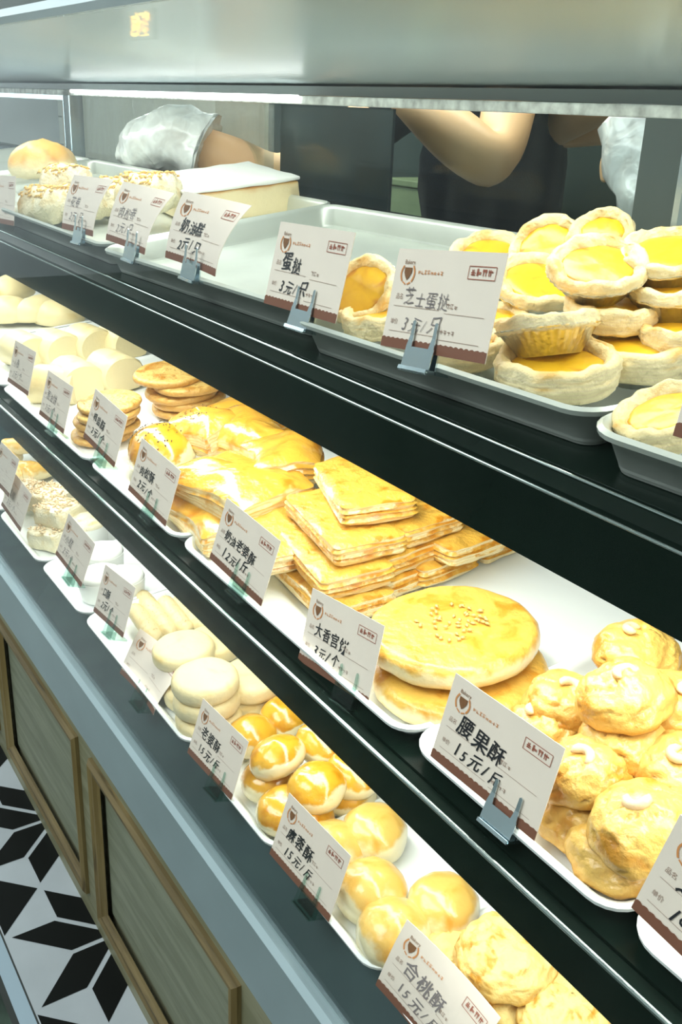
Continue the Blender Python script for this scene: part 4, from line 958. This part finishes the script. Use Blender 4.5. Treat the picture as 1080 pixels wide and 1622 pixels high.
# top shelf
card('top', (603, 547), (773, 578), .398, 14, '芝士蛋挞', '3元/只', 'largest upright price card in front of the egg tart pile', faint=True, clip='steel', clip_at=.43, txt_size=.0120)
card('top', (418, 480), (532, 513), .398, 14, '蛋挞', '3元/只', 'white price card with bold short writing before the empty tray', clip='steel', clip_at=.58, txt_size=.0150)
card('top', (262, 408), (340, 438), .398, 6, '奶油糕', '2元/只', 'bowed price card left of the empty tray, its top curling back', curl=1.1, twist=.6, clip='steel', clip_at=.55, txt_size=.0140)
card('top', (168, 380), (232, 405), .398, 8, '肉松卷', '2元/只', 'bowed price card second left of the empty tray', curl=1.0, twist=.5, clip='steel', clip_at=.7, faint=True)
card('top', (98, 362), (158, 378), .398, 6, '花卷', '2元/只', 'faintest price card among the floss rolls', curl=.9, twist=.4, clip='steel', clip_at=.6, faint=True)
card('top', (-16, 350), (22, 358), .398, 8, '', '', 'pale price card cut by the left edge on the top shelf', faint=True)
card('top', (1066, 690), (1240, 742), .396, 12, '', '', 'price card cut by the right edge before the lone tart', faint=True)
# middle shelf
card('mid', (682, 1197), (850, 1335), .398, 16, '腰果酥', '15元/斤', 'price card with bold writing before the cashew cookies', clip='steel', clip_at=.72, txt_size=.0165)
card('mid', (1000, 1437), (1190, 1620), .396, 16, '芝麻酥', '18元/斤', 'half-seen price card at the right edge, below the cashew pile', txt_size=.0165)
card('mid', (472, 1045), (582, 1118), .398, 16, '大香宫饼', '3元/个', 'price card before the two big round cakes', clip='plastic', clip_at=.72, txt_size=.0125)
card('mid', (332, 884), (415, 962), .398, 16, '奶油老婆酥', '12元/斤', 'price card with five bold characters before the rectangular puff pastries', clip='plastic', clip_at=.6, txt_size=.0125)
card('mid', (203, 776), (280, 852), .398, 16, '肉松酥', '2元/个', 'price card before the largest flaky pastry', clip='plastic', clip_at=.6, txt_size=.013)
card('mid', (132, 692), (192, 752), .398, 16, '椒盐酥', '2元/个', 'price card between the thin round cakes and the sesame bun', clip='plastic', clip_at=.6, txt_size=.013)
card('mid', (62, 656), (106, 692), .398, 16, '葱油饼', '2元/个', 'price card before the shorter stack of thin cakes', clip='plastic', clip_at=.6, faint=True)
card('mid', (12, 604), (54, 634), .398, 16, '小卷', '2元/个', 'pale bluish price card before the cut rolls', faint=True)
# bottom shelf
card('bot', (427, 1352), (527, 1468), .384, 20, '麻蓉酥', '15元/斤', 'price card between egg-yolk pastries and pale domes', clip='plastic', clip_at=.68, txt_size=.0150)
card('bot', (297, 1192), (382, 1285), .384, 20, '老婆酥', '15元/斤', 'price card at the front left of the egg-yolk pastries', clip='plastic', clip_at=.68, txt_size=.0140)
card('bot', (595, 1560), (720, 1722), .382, 18, '合桃酥', '15元/斤', 'lowest price card, bowed, before the crackled cookies', curl=.5, twist=.6, txt_size=.0150, ink='ink_faint')
card('bot', (190, 1066), (250, 1142), .384, 20, '', '', 'plain bowed price card without bold writing before the pale round cakes', curl=.8, twist=.8, clip='plastic', faint=True)
card('bot', (148, 968), (205, 1020), .384, 20, '口酥', '2元/个', 'price card before the finger biscuits', clip='plastic', txt_size=.0140)
card('bot', (88, 878), (132, 935), .384, 20, '小糕', '2元/个', 'greyish price card before the paper-cup cakes', faint=True, clip='plastic')
card('bot', (2, 800), (36, 848), .384, 20, '松糕', '2元/个', 'greyish price card before the crumb-coated squares', faint=True)
card('bot', (-18, 752), (14, 788), .384, 20, '', '', 'small greyish price card cut by the left edge on the bottom shelf', faint=True)

# ------------------------------------------------------------------ people behind the counter
def skin(name, verts, edges, mat, sub=2, root=0, noise_amp=0.0, seed=0):
    me = bpy.data.meshes.new(name); me.from_pydata([v[:3] for v in verts], edges, []); o = bpy.data.objects.new(name, me); COL.objects.link(o)
    m = o.modifiers.new('s', 'SKIN'); m.use_smooth_shade = True
    for i, v in enumerate(verts):
        rr = v[3] if len(v) == 4 else None
        me.skin_vertices[0].data[i].radius = (v[3], v[4] if len(v) > 4 else v[3]); me.skin_vertices[0].data[i].use_root = (i == root)
    ss = o.modifiers.new('u', 'SUBSURF'); ss.levels = sub; ss.render_levels = sub
    dg = bpy.context.evaluated_depsgraph_get(); dg.update()
    out = bpy.data.meshes.new_from_object(o.evaluated_get(dg)); bpy.data.objects.remove(o); bpy.data.meshes.remove(me)
    out.name = name; out.materials.clear(); out.materials.append(MATS[mat])
    if noise_amp:
        for v in out.vertices: v.co += v.normal * noise.fractal(v.co * 30 + Vector((seed, 0, 0)), 1, 2, 3) * noise_amp
    for p in out.polygons: p.use_smooth = True
    return out
def chain(V, E, start, pts):
    i = start
    for p in pts:
        V.append(tuple(p)); E.append((i, len(V) - 1)); i = len(V) - 1
    return i
def hand(V, E, wrist, palm_dir, side, nrm, curl, scale=1.0):
    """palm and five fingers from the wrist vertex; nrm points out of the back of the hand"""
    d = Vector(palm_dir).normalized(); n = Vector(nrm); n = (n - d * n.dot(d)).normalized(); sd = d.cross(n).normalized() * side
    W0 = Vector(V[wrist][:3]); c = W0 + d * .045 * scale; V.append((*c, .026 * scale, .015 * scale)); E.append((wrist, len(V) - 1)); pc = len(V) - 1
    for off, ln in ((-.027, .062), (-.009, .075), (.010, .072), (.027, .056)):
        b = W0 + d * .085 * scale + sd * off * scale; p1 = b + (d * math.cos(curl) - n * math.sin(curl)) * ln * .5 * scale; p2 = p1 + (d * math.cos(2 * curl) - n * math.sin(2 * curl)) * ln * .5 * scale
        chain(V, E, pc, [(*b, .0095 * scale), (*p1, .0085 * scale), (*p2, .0065 * scale)])
    t0 = W0 + d * .035 * scale - sd * .032 * scale; t1 = t0 + (d * .7 - sd * .6 - n * .3).normalized() * .034 * scale; t2 = t1 + (d * .9 - sd * .1 - n * .4).normalized() * .028 * scale
    chain(V, E, pc, [(*t0, .012 * scale), (*t1, .0095 * scale), (*t2, .0075 * scale)])
def clerk(label, base, H, RS, RE, RW, RH, LS, LE, LW, LH, cloth, gloveR=False, gloveL=False, face=(0, -1, 0)):
    r = thing('person', label, 'person', base); b = Vector(base); k = H / 1.65
    P = lambda x, y, z: (b.x + x * k, b.y + y * k, b.z + z * k)
    V = [(*P(0, 0, .92), .13 * k, .10 * k)]; E = []
    sp = chain(V, E, 0, [(*P(0, -.01, 1.05), .115 * k, .09 * k), (*P(0, -.015, 1.20), .13 * k, .095 * k), (*P(0, 0, 1.33), .12 * k, .075 * k)])
    nk = chain(V, E, sp, [(*P(0, 0, 1.41), .050 * k), (*P(0, -.015, 1.46), .052 * k), (*P(0, -.02, 1.52), .070 * k, .082 * k), (*P(0, -.02, 1.585), .072 * k, .088 * k), (*P(0, -.01, 1.63), .045 * k)])
    for S, El, Wr, Hd in ((RS, RE, RW, RH), (LS, LE, LW, LH)):
        S, El, Wr, Hd = (Vector(v) for v in (S, El, Wr, Hd))
        m1 = S.lerp(El, .5); m2 = El.lerp(Wr, .35)
        w = chain(V, E, sp, [(*S, .055 * k), (*m1, .047 * k), (*El, .046 * k), (*m2, .050 * k), (*Wr, .031 * k)])
        hand(V, E, w, Hd - Wr, 1 if S is RS else -1, (0, -.4, 1), .35)
    for s in (-1, 1):
        chain(V, E, 0, [(*P(.085 * s, 0, .82), .085 * k), (*P(.09 * s, -.01, .48), .058 * k), (*P(.095 * s, .01, .26), .054 * k), (*P(.095 * s, .02, .08), .036 * k), (*P(.10 * s, -.06, .035), .038 * k), (*P(.105 * s, -.15, .025), .030 * k)])
    shift = lambda me: ([setattr(v, 'co', v.co - b) for v in me.vertices], me)[1]
    obj('body', shift(skin('body', V, E, 'skin')), r)
    # face
    hc = Vector(P(0, -.02, 1.555)) - b
    bm = bmesh.new()
    for s in (-1, 1):
        q = bmesh.ops.create_uvsphere(bm, u_segments=12, v_segments=8, radius=.011 * k); bmesh.ops.translate(bm, verts=q['verts'], vec=hc + Vector((.030 * s, -.076, .004)) * k)
    obj('eyes', finish('eyes', bm, 'eye_white'), r)
    bm = bmesh.new()
    for s in (-1, 1):
        q = bmesh.ops.create_uvsphere(bm, u_segments=10, v_segments=8, radius=.0055 * k); bmesh.ops.translate(bm, verts=q['verts'], vec=hc + Vector((.030 * s, -.0845, .004)) * k)
    obj('pupils', finish('pupils', bm, 'hair'), r)
    bm = bmesh.new(); tube(bm, [hc + Vector(p) * k for p in ((0, -.076, .012), (0, -.094, -.016), (0, -.097, -.026), (0, -.080, -.034))], [.006, .010, .012, .006], 10)
    for s in (-1, 1): tube(bm, [hc + Vector((s * .070, .005, -.028)) * k, hc + Vector((s * .079, .008, -.005)) * k, hc + Vector((s * .080, .012, .014)) * k, hc + Vector((s * .072, .012, .024)) * k], [.006, .011, .012, .006], 8)
    obj('nose_and_ears', finish('nose_and_ears', bm, 'skin'), r)
    bm = bmesh.new(); tube(bm, [hc + Vector(p) * k for p in ((-.022, -.072, -.050), (0, -.080, -.052), (.022, -.072, -.050))], [.002, .006, .002], 8); obj('mouth', finish('mouth', bm, 'lips'), r)
    bm = bmesh.new(); q = bmesh.ops.create_uvsphere(bm, u_segments=24, v_segments=16, radius=1)
    for v in q['verts']:
        v.co = hc + Vector((v.co.x * .088, v.co.y * .100 + .018, v.co.z * .092 + .030)) * k
        if v.co.y - hc.y < -.055 * k: v.co.z = max(v.co.z, hc.z + .048 * k)
    bmesh.ops.recalc_face_normals(bm, faces=bm.faces); obj('hair', finish('hair', bm, 'hair'), r)
    # clothes
    V = [(*P(0, 0, .86), .175 * k, .135 * k)]; E = []
    sp = chain(V, E, 0, [(*P(0, -.01, 1.02), .150 * k, .118 * k), (*P(0, -.015, 1.20), .160 * k, .120 * k), (*P(0, 0, 1.335), .130 * k, .088 * k), (*P(0, 0, 1.385), .072 * k)])
    sp -= 1
    for S, El in ((RS, RE), (LS, LE)):
        S, El = Vector(S), Vector(El); chain(V, E, sp, [(*S, .070 * k), (*S.lerp(El, .30), .064 * k), (*S.lerp(El, .48), .060 * k)])
    obj('shirt', shift(skin('shirt', V, E, cloth)), r)
    V = [(*P(0, 0, .94), .150 * k, .118 * k)]; E = []
    for s in (-1, 1): chain(V, E, 0, [(*P(.088 * s, 0, .80), .100 * k), (*P(.092 * s, -.01, .48), .074 * k), (*P(.097 * s, .012, .12), .062 * k), (*P(.097 * s, .012, .09), .060 * k)])
    obj('trousers', shift(skin('trousers', V, E, 'dark_cloth')), r)
    for s in (-1, 1):
        V = [(*P(.097 * s, .03, .055), .050 * k)]; E = []; chain(V, E, 0, [(*P(.10 * s, -.07, .045), .048 * k, .042 * k), (*P(.105 * s, -.165, .035), .042 * k, .032 * k)])
        obj('shoe', shift(skin('shoe', V, E, 'shoe')), r)
    for flag, El, Wr, Hd, sd in ((gloveR, RE, RW, RH, 1), (gloveL, LE, LW, LH, -1)):
        if not flag: continue
        El, Wr, Hd = Vector(El), Vector(Wr), Vector(Hd); d = (Hd - Wr).normalized(); tip = Wr + d * .205; el = (El - Wr).normalized()
        bm = bmesh.new(); line = [tip, Wr + d * .185, Wr + d * .14, Wr + d * .085, Wr + d * .03, Wr + el * .02, Wr + el * .055, Wr + el * .060, Wr + el * .050]
        tube(bm, [p - b for p in line], [.006, .022, .040, .052, .054, .052, .064, .062, .052], 28, cap=True)
        bmesh.ops.subdivide_edges(bm, edges=[e for e in bm.edges if e.calc_length() > .012], cuts=2, use_grid_fill=True)
        rough_up(bm, .010, 18, 3); rough_up(bm, .004, 60, 5)
        obj('plastic_glove', finish('plastic_glove', bm, 'glove_film', True, 35), r, label='loose translucent white plastic glove')
    return r
def Q(px, py, Y): return tuple(at_y(px, py, Y))
clerk('person in dark clothing reaching a plastic-gloved hand over the trays, other elbow bent bare', (-1.50, 1.34, 0), 1.62,
      (-1.66, 1.26, 1.385), Q(440, 290, .90), Q(278, 214, .76), Q(150, 268, .72),
      Q(822, 100, 1.24), Q(784, 268, 1.04), Q(640, 150, .98), Q(560, 90, 1.00), 'navy_cloth', gloveR=True)
clerk('person in black clothing at the right with one white-gloved hand hanging down', (-.84, 1.70, 0), 1.66,
      (-1.02, 1.64, 1.40), Q(868, 200, 1.36), (-1.02, 1.27, 1.47), (-.96, 1.22, 1.53),
      (-.66, 1.64, 1.40), (-.64, 1.42, 1.50), Q(1012, 178, 1.18), Q(1022, 290, 1.16), 'dark_cloth', gloveL=True)

# ------------------------------------------------------------------ behind the counter
bc = thing('back_counter', 'grey work counter along the wall behind the staff', 'counter', (-2.6, 2.1, 0))
bm = bmesh.new(); box(bm, -1.65, 2.6, -.22, .18, .86, .90, bev=.004); obj('worktop', finish('worktop', bm, 'counter_grey', False), bc)
bm = bmesh.new(); box(bm, -1.62, 2.57, -.18, .18, .0, .859); obj('base_unit', finish('base_unit', bm, 'cabinet_dark', False), bc)
tc_ = thing('tall_cabinet', 'tall dark glossy cupboard behind the staff', 'cabinet', (-2.98, 2.44, 0))
bm = bmesh.new(); box(bm, -1.15, 2.2, -.14, .155, 0, 2.2, bev=.004); obj('body', finish('body', bm, 'cabinet_dark', False), tc_)
for i in range(4):
    bm = bmesh.new(); box(bm, -1.14 + .835 * i, -.31 + .835 * i, -.156, -.1405, .95, 2.18, bev=.003); d = obj('door', finish('door', bm, 'cabinet_dark', False), tc_)
    bm = bmesh.new(); tube(bm, [(-.36 + .835 * i, -.157, 1.2), (-.36 + .835 * i, -.18, 1.2), (-.36 + .835 * i, -.18, 1.4), (-.36 + .835 * i, -.157, 1.4)], .005, 8); obj('handle', finish('handle', bm, 'steel'), d)
for i, (px, py, w, lb) in enumerate(((776, 334, .26, 'olive green storage box seen below the bent elbow'), (668, 322, .22, 'olive green storage box left of the other, partly behind the tray'))):
    c = at_y(px, py, 2.0); o = thing('storage_box', lb, 'box', (c.x, 2.03, .901), 'olive storage boxes')
    h = .24 if i == 0 else .22
    bm = bmesh.new(); box(bm, -w / 2, w / 2, -.09, .09, 0, h, bev=.006); obj('box_body', finish('box_body', bm, 'olive_box', False), o)
    bm = bmesh.new(); box(bm, -w / 2 - .006, w / 2 + .006, -.096, .096, h + .0005, h + .022, bev=.004); obj('lid', finish('lid', bm, 'olive_box', False), o)
# far light box and dark fascia seen over the canopy at the upper left
sg = thing('light_box', 'lit yellowish sign panel high at the far left', 'sign', (-7.9, .9, 2.2))
bm = bmesh.new(); box(bm, -.08, .05, -.6, .62, .06, .58, bev=.01); obj('sign_case', finish('sign_case', bm, 'frame_grey', False), sg)
bm = bmesh.new(); box(bm, .0505, .056, -.56, .58, .10, .54); obj('lit_face', finish('lit_face', bm, 'sign_glow', False), sg)
# lit orange shop sign on the customers' side, hung from the ceiling: the front glass mirrors it
c = at_y(221, 39, 2.3); c.y = .748 - c.y
sn = thing('shop_sign', 'small lit orange lettering sign, seen reversed in the glass at upper left', 'sign', c)
bm = bmesh.new(); box(bm, -.17, .17, -.03, 0, -.075, .075, bev=.006)
for sx in (-.14, .14): tube(bm, [(sx, -.015, .07), (sx, -.015, 2.79 - c.z)], .004, 6)
obj('sign_board', finish('sign_board', bm, 'frame_grey', False), sn)
bm = bmesh.new(); vs, fs = text('麵包', .125, .02, 0.0, 'CENTER'); m = [bm.verts.new((-v.x, .003, v.y - .045)) for v in vs]
for f_ in fs: bm.faces.new([m[i] for i in f_])
obj('lettering', finish('lettering', bm, 'orange_glow', False), sn)
